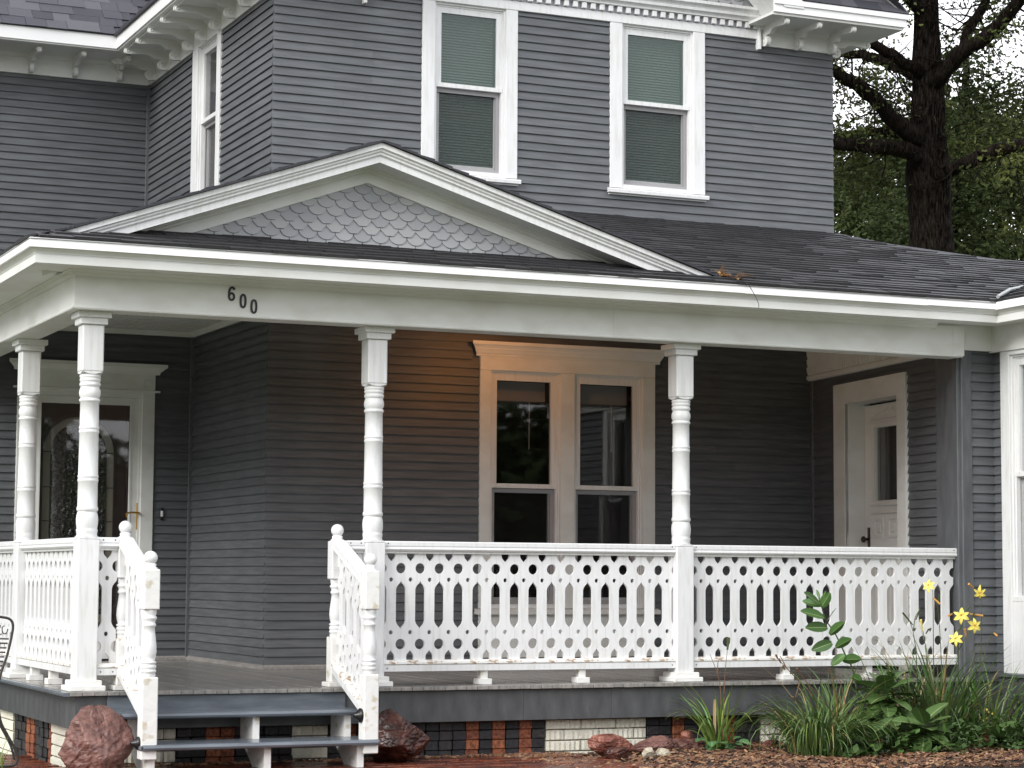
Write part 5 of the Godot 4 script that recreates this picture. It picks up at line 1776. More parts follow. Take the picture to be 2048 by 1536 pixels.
func build_plants() -> void:
	# 1 narrow lily clump with two dry stalks before the brick stacks
	var p := thing("lily_clump", "narrow grassy lily clump with two bare flower stalks before the brick stacks", "lily plant", "lily clumps in the bed")
	var c1 := Vector3(2.26, 0.17, 3.16)
	clump(p, c1, 44, 0.30, 0.66, 0.08, 1.9, 5, 0.019, Color(0.12, 0.205, 0.045))
	stems(p, [[W(1444, 1500, 3.16), W(1448, 1400, 3.17), W(1450, 1350, 3.17), W(1456, 1292, 3.18)], [W(1440, 1500, 3.16), W(1442, 1390, 3.15), W(1434, 1345, 3.15), W(1420, 1309, 3.15)], [W(1436, 1348, 3.15), W(1436, 1325, 3.14), W(1441, 1316, 3.14)]], 0.0035, M.stem_dry)
	bud(p, W(1455, 1300, 3.18), W(1457, 1275, 3.18), 0.012, M.stem)
	# low violets at its foot
	var v := thing("violet_plant", "low plant with heart shaped leaves under the narrow lily clump", "small plant")
	for i in 22:
		var a := rng.randf() * TAU
		var r := 0.04 + rng.randf() * 0.13
		var b := Vector3(2.18 + cos(a) * r, 0.17, 3.30 + sin(a) * r * 0.8)
		var tp := b + Vector3(cos(a) * 0.06, rng.randf_range(0.02, 0.06), sin(a) * 0.06 + 0.02)
		b.y += rng.randf_range(0.03, 0.09)
		tp.y = b.y + rng.randf_range(-0.03, 0.02)
		leaf_at(v, b, tp, 0.065, rng.randf_range(-0.4, 0.4), 300 + i, Color(0.06, 0.14, 0.05))
	# 2 big arching clump
	p = thing("lily_clump", "wide arching grassy lily clump with brown seed stalks, the largest in the bed", "lily plant", "lily clumps in the bed")
	clump(p, Vector3(2.82, 0.17, 3.56), 280, 0.30, 0.70, 0.20, 2.7, 8, 0.0145, Color(0.092, 0.155, 0.042))
	clump(p, Vector3(3.16, 0.17, 3.26), 80, 0.45, 0.80, 0.14, 1.5, 9, 0.016, Color(0.10, 0.165, 0.045))
	stems(p, [[W(1675, 1490, 3.2), W(1640, 1410, 3.2), W(1600, 1365, 3.22), W(1572, 1335, 3.23), W(1556, 1318, 3.23)], [W(1682, 1490, 3.2), W(1662, 1420, 3.2), W(1620, 1372, 3.2), W(1598, 1345, 3.2)],
		[W(1690, 1480, 3.18), W(1684, 1420, 3.18), W(1668, 1370, 3.18), W(1660, 1335, 3.18)], [W(1700, 1480, 3.2), W(1690, 1400, 3.2), W(1676, 1350, 3.2)], [W(1572, 1335, 3.23), W(1566, 1322, 3.23), W(1560, 1312, 3.22)], [W(1600, 1365, 3.22), W(1594, 1385, 3.22), W(1590, 1400, 3.22)]], 0.0045, M.stem_dry)
	for q in [[1556, 1318], [1562, 1326], [1598, 1345], [1570, 1340], [1590, 1402]]: bud(p, W(q[0], q[1], 3.22), W(q[0] - 4, q[1] - 8, 3.23), 0.008, M.stem_dry)
	# 3 milkweed stalk
	p = thing("milkweed_plant", "single tall milkweed stalk with paired oval leaves before the railing", "milkweed")
	stems(p, [[W(1722, 1480, 3.15), W(1716, 1400, 3.15), W(1706, 1340, 3.15), W(1692, 1312, 3.15), W(1672, 1270, 3.15), W(1652, 1240, 3.15), W(1644, 1215, 3.15), W(1638, 1196, 3.15)]], 0.007, M.stem)
	var LV := [[1641, 1208, 1608, 1186], [1641, 1212, 1606, 1201], [1643, 1215, 1661, 1186], [1648, 1235, 1603, 1222], [1650, 1250, 1672, 1217], [1655, 1255, 1611, 1256], [1660, 1270, 1690, 1245], [1668, 1268, 1686, 1250], [1664, 1286, 1625, 1300], [1672, 1295, 1703, 1278], [1690, 1310, 1662, 1330], [1686, 1320, 1722, 1318], [1704, 1355, 1726, 1362], [1640, 1198, 1634, 1180], [1645, 1200, 1652, 1182]]
	for i in LV.size():
		var q = LV[i]
		leaf_at(p, W(q[0], q[1], 3.15), W(q[2], q[3], 3.15 + [0.05, -0.04, 0.03][i % 3]), 0.082 if i < 13 else 0.022, [-1.0, -0.75, -1.15][i % 3], 400 + i, Color(0.07, 0.15, 0.04))
	# 4..6 broad milkweed bushes
	for bq in [[1772, 1383, 3.40, 22, 0.25, 501, "bushy milkweed with wide dark leaves in the middle of the bed below the railing", 1765, 1490], [1738, 1482, 3.72, 16, 0.25, 502, "low milkweed rosette at the front edge of the bed, left of the others", 1740, 1520], [1848, 1452, 3.70, 18, 0.25, 503, "low milkweed with pale ribs at the front of the bed under the lilies", 1856, 1520], [1992, 1474, 3.62, 18, 0.20, 504, "milkweed with yellow green buds at the far right of the bed", 1985, 1530]]:
		p = thing("milkweed_bush", bq[6], "milkweed", "broad leaved milkweeds in the bed")
		var c := W(bq[0], bq[1], bq[2])
		var ft := W(bq[7], bq[8], bq[2])
		ft.y = ground_h(ft.x, ft.z)
		stems(p, [[ft, ft.lerp(c, 0.5) + Vector3(0.02, 0, 0.01), c]], 0.008, M.stem)
		for i: int in int(bq[3]):
			var a := i * 2.4 + rng.randf_range(-0.2, 0.2)
			var e: float = lerp(0.65, -0.95, i / float(bq[3]))
			var b := c + Vector3(0, 0.02 - 0.006 * i, 0)
			var l: float = bq[4] * rng.randf_range(0.8, 1.15)
			leaf_at(p, b, b + Vector3(cos(a) * cos(e), sin(e), sin(a) * cos(e)) * l, bq[4] * 0.52, rng.randf_range(-0.35, 0.35), bq[5] * 10 + i, Color(0.085, 0.15, 0.045))
		if bq[5] == 501:
			for i in 14:
				var a := i * 2.4
				var b := c + Vector3(0.03, -0.09 - 0.012 * i, -0.02)
				leaf_at(p, b, b + Vector3(cos(a), 0.15, sin(a)) * 0.17, 0.08, rng.randf_range(-0.4, 0.4), 5300 + i, Color(0.08, 0.155, 0.04))
			var c2 := W(1785, 1358, 3.3)
			stems(p, [[c, c2]], 0.006, M.stem)
			for i in 9:
				var a := i * 2.4
				leaf_at(p, c2, c2 + Vector3(cos(a), lerp(0.7, -0.2, i / 9.0), sin(a)) * 0.11, 0.055, 0, 5400 + i, Color(0.07, 0.14, 0.035))
		if bq[5] == 504:
			for g in [[1980, 1425], [1967, 1438], [1993, 1440], [1968, 1468]]:
				for i in 9:
					var b := W(g[0] + rng.randf_range(-7, 7), g[1] + rng.randf_range(-7, 7), 3.40 + rng.randf_range(-0.02, 0.02))
					var sm := SphereMesh.new()
					sm.radius = 0.0085; sm.height = 0.019; sm.radial_segments = 8; sm.rings = 5
					addm(sm, "bud", M.petal if i % 3 == 0 else M.stem, p, Transform3D(Basis.IDENTITY, b))
				stems(p, [[c, W(g[0], g[1], 3.40)]], 0.004, M.stem)
	# 7 flowering daylily
	p = thing("daylily", "tall daylily with open yellow flowers against the grey corner post", "daylily")
	clump(p, Vector3(4.06, 0.17, 3.20), 110, 0.50, 0.95, 0.17, 1.1, 21, 0.021, Color(0.095, 0.155, 0.055))
	clump(p, Vector3(3.78, 0.17, 3.14), 60, 0.5, 0.88, 0.13, 1.0, 22, 0.019, Color(0.10, 0.18, 0.05))
	clump(p, Vector3(4.40, 0.17, 3.30), 60, 0.4, 0.8, 0.2, 1.6, 23, 0.017, Color(0.10, 0.18, 0.045))
	stems(p, [[W(1912, 1480, 3.2), W(1916, 1380, 3.22), W(1917, 1300, 3.24), W(1921, 1240, 3.25)], [W(1906, 1480, 3.2), W(1911, 1390, 3.22), W(1916, 1285, 3.25)], [W(1918, 1300, 3.24), W(1935, 1270, 3.25), W(1945, 1255, 3.25)],
		[W(1955, 1480, 3.2), W(1960, 1340, 3.2), W(1964, 1260, 3.2), W(1962, 1195, 3.2)], [W(1958, 1370, 3.2), W(1972, 1300, 3.2), W(1986, 1266, 3.2)], [W(1872, 1480, 3.15), W(1868, 1350, 3.15), W(1867, 1240, 3.15), W(1866, 1180, 3.15)],
		[W(1890, 1480, 3.15), W(1885, 1370, 3.15), W(1880, 1260, 3.15), W(1874, 1200, 3.15)], [W(1836, 1470, 3.12), W(1834, 1330, 3.12), W(1827, 1265, 3.12), W(1818, 1240, 3.12)], [W(1862, 1470, 3.12), W(1854, 1320, 3.12), W(1846, 1260, 3.12)], [W(1827, 1262, 3.12), W(1831, 1235, 3.12), W(1838, 1222, 3.12)]], 0.0042, M.stem)
	var ff := (CAM - Vector3(4.2, 1.0, 3.25)).normalized()
	flower(p, W(1923, 1232, 3.27), ff + Vector3(0.05, 0.1, 0), 0.062, 31)
	flower(p, W(1949, 1252, 3.27), ff + Vector3(0.35, -0.05, 0), 0.058, 32)
	flower(p, W(1912, 1278, 3.29), ff + Vector3(-0.1, 0.2, 0), 0.056, 33)
	flower(p, W(1960, 1186, 3.22), ff + Vector3(-0.2, -0.55, 0.1), 0.05, 34)
	flower(p, W(1858, 1172, 3.17), ff + Vector3(-0.5, 0.3, 0.1), 0.05, 35)
	for q in [[1933, 1275, 1930, 1258, 1], [1905, 1228, 1897, 1232, 1], [1940, 1228, 1966, 1232, 1], [1988, 1266, 1995, 1272, 1], [1866, 1195, 1880, 1208, 1], [1948, 1176, 1938, 1168, 1], [1826, 1250, 1806, 1226, 0], [1832, 1240, 1841, 1217, 0], [1845, 1262, 1842, 1240, 2], [1930, 1225, 1941, 1212, 0], [1943, 1240, 1949, 1226, 0], [1876, 1205, 1880, 1188, 0], [1852, 1268, 1858, 1258, 0], [1925, 1250, 1918, 1262, 0]]:
		bud(p, W(q[0], q[1], 3.22), W(q[2], q[3], 3.24), 0.009 if q[4] else 0.007, [M.stem, M.petal_faded, M.petal][q[4]])
	# 8 thin rose-like shoots at the right edge
	p = thing("shrub", "thin leafy shoots reaching across the white bay panel at right", "shrub")
	for k in 4:
		var a := W(2075 - k * 12, 1420 + k * 10, 3.3)
		var e := W(1985 + k * 16, [1392, 1368, 1400, 1352][k], 3.3)
		var l := [a, a.lerp(e, 0.5) + Vector3(0, 0.03, 0), e]
		stems(p, [l], 0.003, M.stem)
		for i in 9:
			var b: Vector3 = a.lerp(e, 0.2 + i * 0.09) + Vector3(0, 0.028 * sin((0.2 + i * 0.09) * PI), 0)
			leaf_at(p, b, b + Vector3(rng.randf_range(-0.04, 0.04), 0.03 if i % 2 else -0.03, rng.randf_range(-0.02, 0.03)), 0.02, rng.randf_range(-0.6, 0.6), 700 + k * 20 + i, Color(0.06, 0.12, 0.04))
	# 9 low filler between them
	p = thing("ground_cover", "low tangle of small leaves covering the bed under the milkweeds", "ground cover", "", Transform3D.IDENTITY)
	p.set_meta("kind", "stuff")
	var st := SurfaceTool.new()
	st.begin(Mesh.PRIMITIVE_TRIANGLES)
	st.set_smooth_group(-1)
	for i in 2900:
		var x := rng.randf_range(2.75, 4.9)
		var z := rng.randf_range(2.95, 4.1 - 0.22 * absf(x - 3.7))
		var b := Vector3(x, ground_h(x, z) + rng.randf() * rng.randf() * 0.24, z)
		var d := Vector3(rng.randfn(), rng.randf_range(-0.3, 0.7), rng.randfn()).normalized() * rng.randf_range(0.03, 0.085)
		var sd := d.cross(Vector3(0.2, 1, 0.1)).normalized() * d.length() * 0.3
		var t := rng.randf_range(0.6, 1.4)
		st.set_color(Color(0.06 * t, 0.115 * t, 0.03 * t))
		quad(st, b, b + d * 0.5 + sd, b + d, b + d * 0.5 - sd)
	for i in 200:
		var x := rng.randf_range(2.7, 4.9)
		var z := rng.randf_range(3.0, 3.75)
		blade(st, Vector3(x, ground_h(x, z), z), rng.randf() * TAU, rng.randf_range(0.2, 0.45), 0.012, rng.randf_range(0.1, 0.6), rng.randf_range(0.5, 2.2), Color(0.085, 0.15, 0.04) * rng.randf_range(0.6, 1.2))
	stuff(add(st, "small_leaves", M.blade, p))
	# grass tuft by the chair
	p = thing("grass_tuft", "grass tuft under the metal chair at far left", "grass tuft")
	st = S()
	for i in 16: blade(st, Vector3(-2.62 + rng.randf_range(-0.1, 0.07), 0.12, 2.75 + rng.randf_range(-0.1, 0.1)), rng.randf() * TAU, rng.randf_range(0.12, 0.28), 0.010, rng.randf_range(0.05, 0.4), rng.randf_range(0.2, 1.2), Color(0.16, 0.24, 0.05) * rng.randf_range(0.7, 1.2))
	stuff(add(st, "grass_blades", M.blade, p))

# ---------------------------------------------------------------- trees
func leaf_cluster(n: int, r: float, l: float, sd: int) -> ArrayMesh:
	var q := RandomNumberGenerator.new()
	q.seed = sd
	var st := SurfaceTool.new()
	st.begin(Mesh.PRIMITIVE_TRIANGLES)
	st.set_smooth_group(-1)
	for i in n:
		var b := Vector3(q.randfn(), q.randfn() * 0.7, q.randfn()) * r * 0.5
		var d := Vector3(q.randfn(), q.randf_range(-1.0, 0.35), q.randfn()).normalized() * l * q.randf_range(0.7, 1.25)
		var s := d.cross(Vector3(q.randfn(), q.randfn(), q.randfn()).normalized()).normalized() * l * 0.34
		var u := d.cross(s).normalized() * l * 0.1
		st.set_color(Color.WHITE * q.randf_range(0.8, 1.1))
		# a lobed leaf: two folded halves with a notch
		for e in [-1.0, 1.0]:
			tri(st, b, b + d * 0.28 + s * e * 0.75 + u, b + d * 0.45 + s * e * 0.30)
			tri(st, b, b + d * 0.45 + s * e * 0.30, b + d)
			tri(st, b + d * 0.42 + s * e * 0.2, b + d * 0.66 + s * e * 0.85 + u, b + d)
	return fin(st)

func foliage(par: Node, mesh: Mesh, blobs: Array, per: int, sd: int, cols: Array) -> void:
	var q := RandomNumberGenerator.new()
	q.seed = sd
	var mm := MultiMesh.new()
	mm.transform_format = MultiMesh.TRANSFORM_3D
	mm.use_colors = true
	mm.mesh = mesh
	var tr := []
	var cc := []
	for b in blobs:
		var n := int(per * b[1] * b[1])
		var c0: Color = cols[q.randi() % cols.size()]
		for i in n:
			var d := Vector3(q.randfn(), q.randfn() * 0.62, q.randfn())
			d = d.limit_length(2.0)
			tr.append(Transform3D(Basis.from_euler(Vector3(q.randf_range(-0.5, 0.5), q.randf() * TAU, q.randf_range(-0.5, 0.5))).scaled(Vector3.ONE * q.randf_range(0.7, 1.3)), b[0] + d * b[1] * 0.55))
			cc.append(c0 * q.randf_range(0.65, 1.35))
	mm.instance_count = tr.size()
	for i in tr.size():
		mm.set_instance_transform(i, tr[i])
		mm.set_instance_color(i, cc[i])
	var mi := MultiMeshInstance3D.new()
	mi.multimesh = mm
	mi.material_override = M.leaf
	put(mi, "crown", par)
	mi.set_meta("kind", "stuff")

func limb(par: Node, px: Array, d0: float, d1: float, w0: float, w1: float, called := "limb") -> Array:
	var pts := []
	for i in px.size(): pts.append(at(px[i][0], px[i][1], lerp(d0, d1, i / float(px.size() - 1))))
	var sp := smooth_pts(pts, 5)
	for i in range(1, sp.size() - 1): sp[i] += Vector3(rng.randfn(), rng.randfn(), rng.randfn()) * 0.012
	var st := SurfaceTool.new()
	st.begin(Mesh.PRIMITIVE_TRIANGLES)
	st.set_smooth_group(0)
	var k := 42.0 / 4438.46 * 0.5
	tube(st, sp, w0 * k, w1 * k, 12)
	add(st, called, M.bark, par)
	return sp

func twigs(par: Node, sp: Array, n: int, l: float, sd: int, out: Array) -> void:
	var q := RandomNumberGenerator.new()
	q.seed = sd
	var st := S()
	for i in n:
		var b: Vector3 = sp[q.randi_range(int(sp.size() * 0.25), sp.size() - 1)]
		var p := [b]
		var d := Vector3(q.randfn(), q.randfn() * 0.6 - 0.15, q.randfn()).normalized()
		for k in 4:
			d = (d + Vector3(q.randfn(), q.randfn() - 0.25, q.randfn()) * 0.35).normalized()
			p.append(p[-1] + d * l / 4.0)
		tube(st, p, 0.022, 0.006, 5)
		for k in 3:
			var e: Vector3 = p[1 + k]
			var f := (d + Vector3(q.randfn(), q.randfn(), q.randfn()) * 0.8).normalized() * l * 0.35
			tube(st, [e, e + f * 0.5 + Vector3(0, -0.03, 0), e + f], 0.009, 0.003, 4)
			out.append([e + f, 0.42])
		out.append([p[-1], 0.6])
	stuff(add(st, "twigs", M.bark, par))

func build_trees() -> void:
	var o := thing("oak_tree", "big old tree with thick dark trunk and spreading limbs behind the house", "tree")
	var k := 42.0 / 4438.46 * 0.5
	var tp := []
	for q in [[1870, 1150, 112], [1868, 800, 104], [1866, 560, 92], [1862, 448, 82], [1857, 351, 90], [1854, 264, 72], [1857, 176, 64], [1854, 117, 58], [1853, 44, 50], [1851, -40, 46], [1848, -200, 38], [1840, -420, 26], [1836, -640, 12]]: tp.append([at(q[0], q[1], 42.0), q[2] * k])
	var st := SurfaceTool.new()
	st.begin(Mesh.PRIMITIVE_TRIANGLES)
	st.set_smooth_group(0)
	var nz := FastNoiseLite.new()
	nz.seed = 4
	nz.frequency = 1.6
	var rings := []
	for i in tp.size() - 1:
		for s in 5:
			var t := s / 5.0
			var c: Vector3 = tp[i][0].lerp(tp[i + 1][0], t)
			var r: float = lerp(tp[i][1], tp[i + 1][1], t)
			var ring := []
			for j in 28:
				var a := TAU * j / 28
				var d := Vector3(cos(a), 0, -sin(a))
				ring.append(c + d * r * (1.0 + 0.10 * nz.get_noise_3d(d.x * 1.4, c.y * 0.35, d.z * 1.4) + 0.035 * sin(j * 2.7 + c.y * 0.5)))
			rings.append(ring)
	for i in rings.size() - 1:
		for j in 28:
			var j2 := (j + 1) % 28
			quad(st, rings[i][j], rings[i][j2], rings[i + 1][j2], rings[i + 1][j])
	add(st, "trunk", M.bark, o)
	var blobs := []
	var L := [
		[[[1862, 170], [1881, 152], [1919, 108], [1971, 73], [2021, 23], [2075, -50], [2140, -160]], 42.0, 40.0, 38, 20],
		[[[1925, 104], [1942, 53], [1971, 6], [1990, -60], [2010, -160]], 41.5, 42.5, 24, 12],
		[[[1858, 352], [1884, 346], [1919, 331], [1977, 308], [2048, 287], [2120, 280], [2220, 300]], 42.0, 39.5, 36, 18],
		[[[1848, 165], [1831, 152], [1787, 129], [1743, 114], [1705, 108], [1667, 105], [1600, 90]], 42.0, 43.5, 30, 12],
		[[[1846, 150], [1831, 138], [1772, 103], [1728, 76], [1680, 60], [1600, 30]], 42.0, 40.5, 28, 12],
		[[[1850, 290], [1830, 272], [1787, 240], [1758, 205], [1714, 170], [1664, 141], [1590, 120]], 42.0, 39.8, 40, 20],
		[[[1840, 285], [1807, 270], [1743, 264], [1664, 278], [1590, 300]], 42.0, 44.0, 24, 12],
		[[[1848, 335], [1831, 313], [1802, 296], [1743, 293], [1664, 284], [1570, 290]], 42.0, 40.6, 40, 22],
		[[[1852, 40], [1830, 10], [1790, -40], [1740, -110], [1680, -190]], 42.0, 41.0, 26, 10],
		[[[1850, -60], [1880, -120], [1930, -200], [1980, -300]], 42.0, 43.0, 26, 9],
		[[[1848, -200], [1800, -300], [1750, -400], [1700, -480]], 42.0, 43.5, 22, 7]]
	for i in L.size():
		var sp := limb(o, L[i][0], L[i][1], L[i][2], L[i][3], L[i][4])
		twigs(o, sp, 9, 1.3, 900 + i, blobs)
	var q := RandomNumberGenerator.new()
	q.seed = 77
	var c0 := at(1850, -80, 42.0)
	for i in 240:
		var a := q.randf() * TAU
		var r := 1.4 + 4.2 * sqrt(q.randf())
		var y := q.randf_range(-3.4, 6.0)
		if y < -1.5: r = max(r, 2.2)
		var b := c0 + Vector3(cos(a) * r, y, sin(a) * r)
		# thinner toward the upper right, where sky shows
		var rel := camb.inverse() * (b - CAM)
		var sx := 1024.0 + 4438.46 * rel.x / -rel.z
		var sy := 768.0 - 4438.46 * rel.y / -rel.z
		if sx > 1890 and sy < 190 and sx < 2300 and q.randf() < 0.72: continue
		if -rel.z < 42.6 and sx > 1640 and sx < 2120 and sy > -60 and sy < 600 and q.randf() < 0.66: continue
		blobs.append([b, q.randf_range(0.5, 0.95)])
	var keep := []
	for b in blobs:
		var r0: Vector3 = camb.inverse() * (b[0] - CAM)
		var px0 := 1024.0 + 4438.46 * r0.x / -r0.z
		var py0 := 768.0 - 4438.46 * r0.y / -r0.z
		if -r0.z < 42.6 and absf(px0 - 1857.0) < 78.0 and py0 > -80 and py0 < 620 and q.randf() < 0.93: continue
		if -r0.z < 41.6 and px0 > 1640 and px0 < 2100 and py0 > -40 and py0 < 340 and q.randf() < 0.55: continue
		if b[1] < 0.62 and q.randf() < 0.3: continue
		var rl: Vector3 = camb.inverse() * (b[0] - CAM)
		if b[1] < 0.62 and -rl.z < 42.3 and q.randf() < 0.5: continue
		keep.append(b)
	foliage(o, leaf_cluster(8, 0.30, 0.105, 3), keep, 62, 5, [Color(0.05, 0.066, 0.022), Color(0.062, 0.078, 0.025), Color(0.038, 0.05, 0.019), Color(0.09, 0.102, 0.03)])
	# trees beyond
	var BT := [
		[1925, 560, 51.0, 3.0, "second trunk standing just behind the big old tree, leaning right", [[1903, 560], [1907, 439], [1913, 351], [1919, 264], [1930, 176], [1935, 100]], 34, 12],
		[2070, 600, 60.0, 4.2, "lighter green leafy tree farther back, right of the big trunk", [[2075, 900], [2073, 560], [2070, 420], [2062, 260]], 24, 8],
		[1720, 620, 58.0, 4.0, "dark leafy tree farther back, between the house corner and the big trunk", [[1722, 900], [1722, 560], [1716, 420], [1724, 300]], 22, 8],
		[2280, 560, 64.0, 4.6, "leafy tree farthest right beyond the roof", [[2282, 900], [2280, 480], [2290, 250]], 22, 8]]
	for i in BT.size():
		var b = BT[i]
		var t := thing("leafy_tree", b[4], "tree", "trees behind the house")
		var px: Array = b[5]
		var sp := limb(t, px, b[2], b[2], b[6] * b[2] / 42.0, b[7] * b[2] / 42.0, "trunk")
		var bl := []
		twigs(t, sp, 10, 2.2, 950 + i, bl)
		var cc := at(b[0], [330, 330, 380, 330][i], b[2])
		for j in 84:
			var a := q.randf() * TAU
			var r: float = b[3] * sqrt(q.randf())
			var y := q.randf_range(-3.6, 2.2 - 0.25 * r)
			if i == 0 and y > 0.2: continue
			bl.append([cc + Vector3(cos(a) * r, y, sin(a) * r), q.randf_range(0.6, 1.15)])
		foliage(t, leaf_cluster(8, 0.42, 0.15, 30 + i), bl, 46, 50 + i, [[Color(0.054, 0.072, 0.026), Color(0.042, 0.058, 0.022)], [Color(0.10, 0.118, 0.036), Color(0.076, 0.094, 0.03)], [Color(0.046, 0.062, 0.025), Color(0.058, 0.074, 0.028)], [Color(0.088, 0.106, 0.034), Color(0.068, 0.084, 0.028)]][i])
	# the far side of the street, seen in the panes
	var fr := thing("tree_line", "dark row of trees across the street, mirrored in the porch windows", "trees")
	fr.set_meta("kind", "stuff")
	var fb := []
	for i in 700:
		fb.append([Vector3(q.randf_range(-55, 75), q.randf_range(0.5, 7.5) * (0.75 + 0.25 * sin(i * 1.7)), q.randf_range(44, 54)), q.randf_range(1.2, 2.2)])
	foliage(fr, leaf_cluster(6, 1.2, 0.75, 41), fb, 13, 60, [Color(0.05, 0.08, 0.03), Color(0.04, 0.065, 0.025), Color(0.07, 0.10, 0.035)])

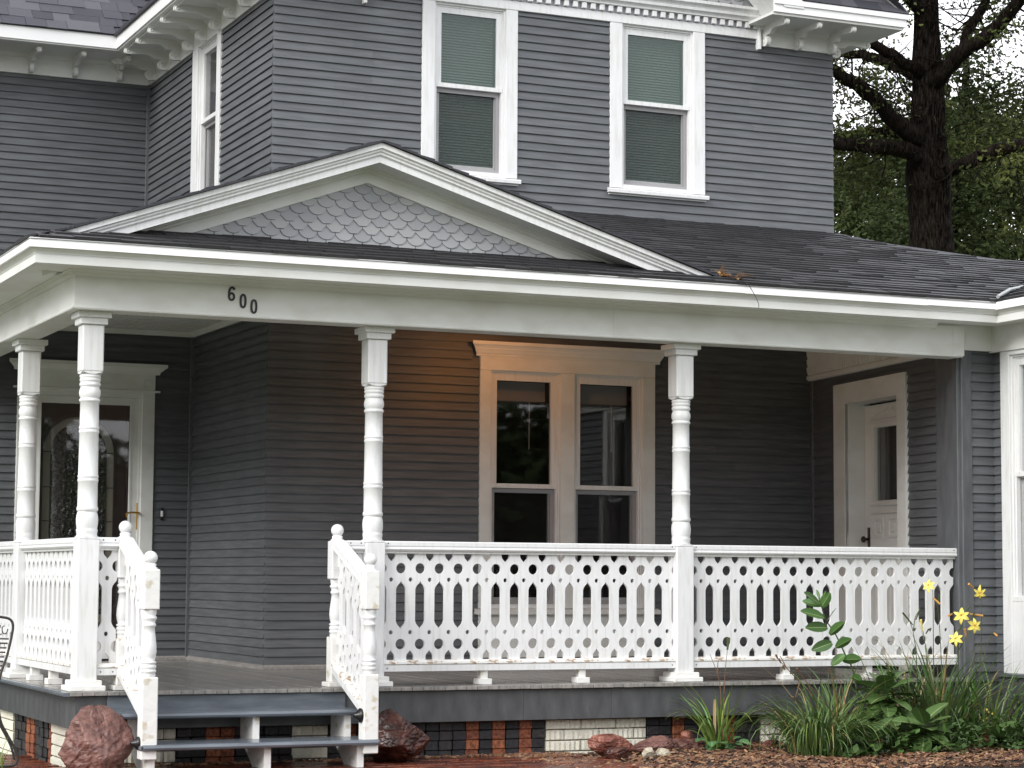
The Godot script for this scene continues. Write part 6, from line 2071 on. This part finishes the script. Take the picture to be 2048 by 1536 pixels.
# ---------------------------------------------------------------- small things
func build_small() -> void:
	# metal garden chair at the left edge
	var c := thing("garden_chair", "dark metal garden chair cut off by the left edge", "chair")
	var z := 2.62
	var f := [W(-40, 1228, z), W(0, 1234, z), W(18, 1238, z), W(25, 1248, z), W(24, 1266, z), W(14, 1310, z), W(2, 1345, z), W(-6, 1385, z), W(0, 1440, z), W(14, 1470, z), W(34, 1508, z), W(32, 1526, z), W(22, 1532, z), W(-10, 1534, z)]
	for off in [Vector3.ZERO, Vector3(-0.35, 0, -0.42)]:
		var g := []
		for p in f: g.append(p + off)
		var s2 := S()
		tube(s2, smooth_pts(g, 4), 0.0085, 0.0085, 8)
		add(s2, "side_frame", M.iron, c)
		s2 = S()
		tube(s2, smooth_pts([W(-20, 1420, z) + off, W(0, 1452, z) + off, W(20, 1490, z) + off, W(28, 1520, z) + off], 4), 0.0075, 0.0075, 8)
		add(s2, "leg", M.iron, c)
	var st := S()
	for k in 8:
		var a: Vector3 = W(16 - k * 2.2, 1278 + k * 9, z)
		tube(st, [a, a + Vector3(-0.35, 0.0, -0.42)], 0.006, 0.006, 6)
	add(st, "back_slats", M.iron, c)
	st = S()
	for k in 6:
		var pts := []
		for j in 14:
			var t := j / 13.0 * TAU * 0.8
			pts.append(W(8 - k * 9 + cos(t + k) * (7.0 - j * 0.35), 1258 + sin(t + k) * (12.0 - j * 0.5), z))
		tube(st, pts, 0.004, 0.003, 5)
	add(st, "scroll_work", M.iron, c)
	st = S()
	for k in 9:
		var a: Vector3 = W(-4 - k * 3, 1386 + k * 1.0, z) + Vector3(-0.012 * k, 0, 0.03 * k)
		tube(st, [a, a + Vector3(-0.35, 0.0, -0.42)], 0.006, 0.006, 6)
	add(st, "seat_slats", M.iron, c)
	# leaf litter and twig caught at the foot of the gable
	var l := thing("leaf_litter", "dry brown oak leaves and twigs caught at the gable's lower right end", "dead leaves")
	for i in 20:
		st = SurfaceTool.new()
		st.begin(Mesh.PRIMITIVE_TRIANGLES)
		st.set_smooth_group(-1)
		var t := i / 19.0
		var b := Vector3(2.37 + t * 0.10, 3.51 - t * 0.055 + rng.randf() * 0.02, 2.99 + t * 0.12)
		var d := Vector3(rng.randfn(), rng.randfn() * 0.4, rng.randfn()).normalized() * rng.randf_range(0.05, 0.085)
		var s := d.cross(Vector3(0.1, 1, 0.2)).normalized() * d.length() * 0.4
		for k in 4:
			var u := k / 4.0
			quad(st, b + d * u, b + d * (u + 0.12) + s * (1.0 - u) + Vector3(0, 0.008, 0), b + d * (u + 0.25), b + d * (u + 0.12) - s * (1.0 - u) + Vector3(0, 0.008, 0))
		add(st, "dead_leaf", M.petal_faded if i % 3 == 0 else M.stem_dry, l)
	st = S()
	for i in 10:
		var b := Vector3(2.42 + rng.randf() * 0.07, 3.475 + rng.randf() * 0.03, 3.05 + rng.randf() * 0.08)
		var d := Vector3(rng.randf_range(-0.10, 0.16), rng.randf_range(-0.02, 0.08), rng.randf_range(-0.04, 0.06))
		tube(st, [b, b + d * 0.5 + Vector3(0, 0.01, 0), b + d], 0.002, 0.001, 4)
	add(st, "twigs", M.stem_dry, l)
	st = S()
	tube(st, smooth_pts([Vector3(2.43, 3.455, 3.14), Vector3(2.455, 3.43, 3.225), Vector3(2.50, 3.36, 3.245), Vector3(2.56, 3.29, 3.215), Vector3(2.575, 3.262, 3.19)]), 0.0026, 0.002, 5)
	var wr := add(st, "hanging_wire", M.black, self)
	tag(wr, "thin dark wire hanging over the white eave under the leaf litter", "wire", "", "thing")
	# metal strip left on the roof at the inner corner
	st = S()
	var a := Vector3(4.62, 3.455, 3.20)
	var b2 := Vector3(5.42, 3.665, 2.50)
	tube(st, [a, a.lerp(b2, 0.4) + Vector3(0, 0.02, 0), b2], 0.014, 0.016, 8)
	var ms := add(st, "metal_strip", M.alum, self)
	tag(ms, "pale metal strip lying on the roof by the inner corner of the eaves", "metal strip", "", "thing")
	# black cup-shaped fitting on the right lower newel
	var kn := thing("step_light", "black cup shaped step light on the right lower newel", "step light", "", Transform3D(Basis(Vector3.BACK, PI / 2), Vector3(-0.412, 0.475, 3.30)))
	addm(lathe([[0.0, 0.0], [0.0, 0.045], [0.012, 0.046], [0.02, 0.034], [0.034, 0.022], [0.05, 0.014], [0.056, 0.0]], 18), "light_body", M.black, kn)
	var kn2 := thing("step_light", "black cup shaped step light on the left lower newel near the boulder", "step light", "", Transform3D(Basis(Vector3.BACK, PI / 2), Vector3(-1.85, 0.335, 3.30)))
	addm(lathe([[0.0, 0.0], [0.0, 0.04], [0.012, 0.041], [0.02, 0.03], [0.034, 0.02], [0.05, 0.012], [0.056, 0.0]], 18), "light_body", M.black, kn2)
	# porch ceiling lamp, lit
	var lp := thing("ceiling_lamp", "lit ceiling lamp behind the porch beam above the double window", "lamp", "", Transform3D(Basis.IDENTITY, LAMP))
	addm(lathe([[0.0, 0.0], [0.0, 0.11], [-0.012, 0.115], [-0.02, 0.10], [-0.02, 0.0]].map(func(q): return [q[0], q[1]]), 24), "lamp_base", M.brass, lp, Transform3D(Basis.IDENTITY, Vector3(0, 0.07, 0)))
	var gm := StandardMaterial3D.new()
	gm.albedo_color = Color(0.9, 0.85, 0.75)
	gm.emission_enabled = true
	gm.emission = Color(1.0, 0.62, 0.28)
	gm.emission_energy_multiplier = 1.5
	var sm := SphereMesh.new()
	sm.radius = 0.06
	sm.height = 0.11
	addm(sm, "lamp_globe", gm, lp)
	var ol := OmniLight3D.new()
	ol.light_color = Color(1.0, 0.64, 0.32)
	ol.light_energy = LAMP_E
	ol.light_size = 0.06
	ol.omni_range = 12.0
	ol.omni_attenuation = 2.0
	ol.shadow_enabled = true
	ol.position = Vector3(0, -0.0, 0)
	put(ol, "lamp_light", lp)
	# board leaning behind the right railing (seen under it)
	st = S()
	box(st, Vector3(3.2, DK + 0.05, 1.2), Vector3(4.4, DK + 0.075, 1.23), Transform3D(Basis(Vector3.BACK, -0.03), Vector3(0.02, 0.12, 0)))
	var bd := add(st, "dark_pole", M.black, self)
	tag(bd, "dark pole lying low on the porch floor behind the right railing", "pole", "", "thing")
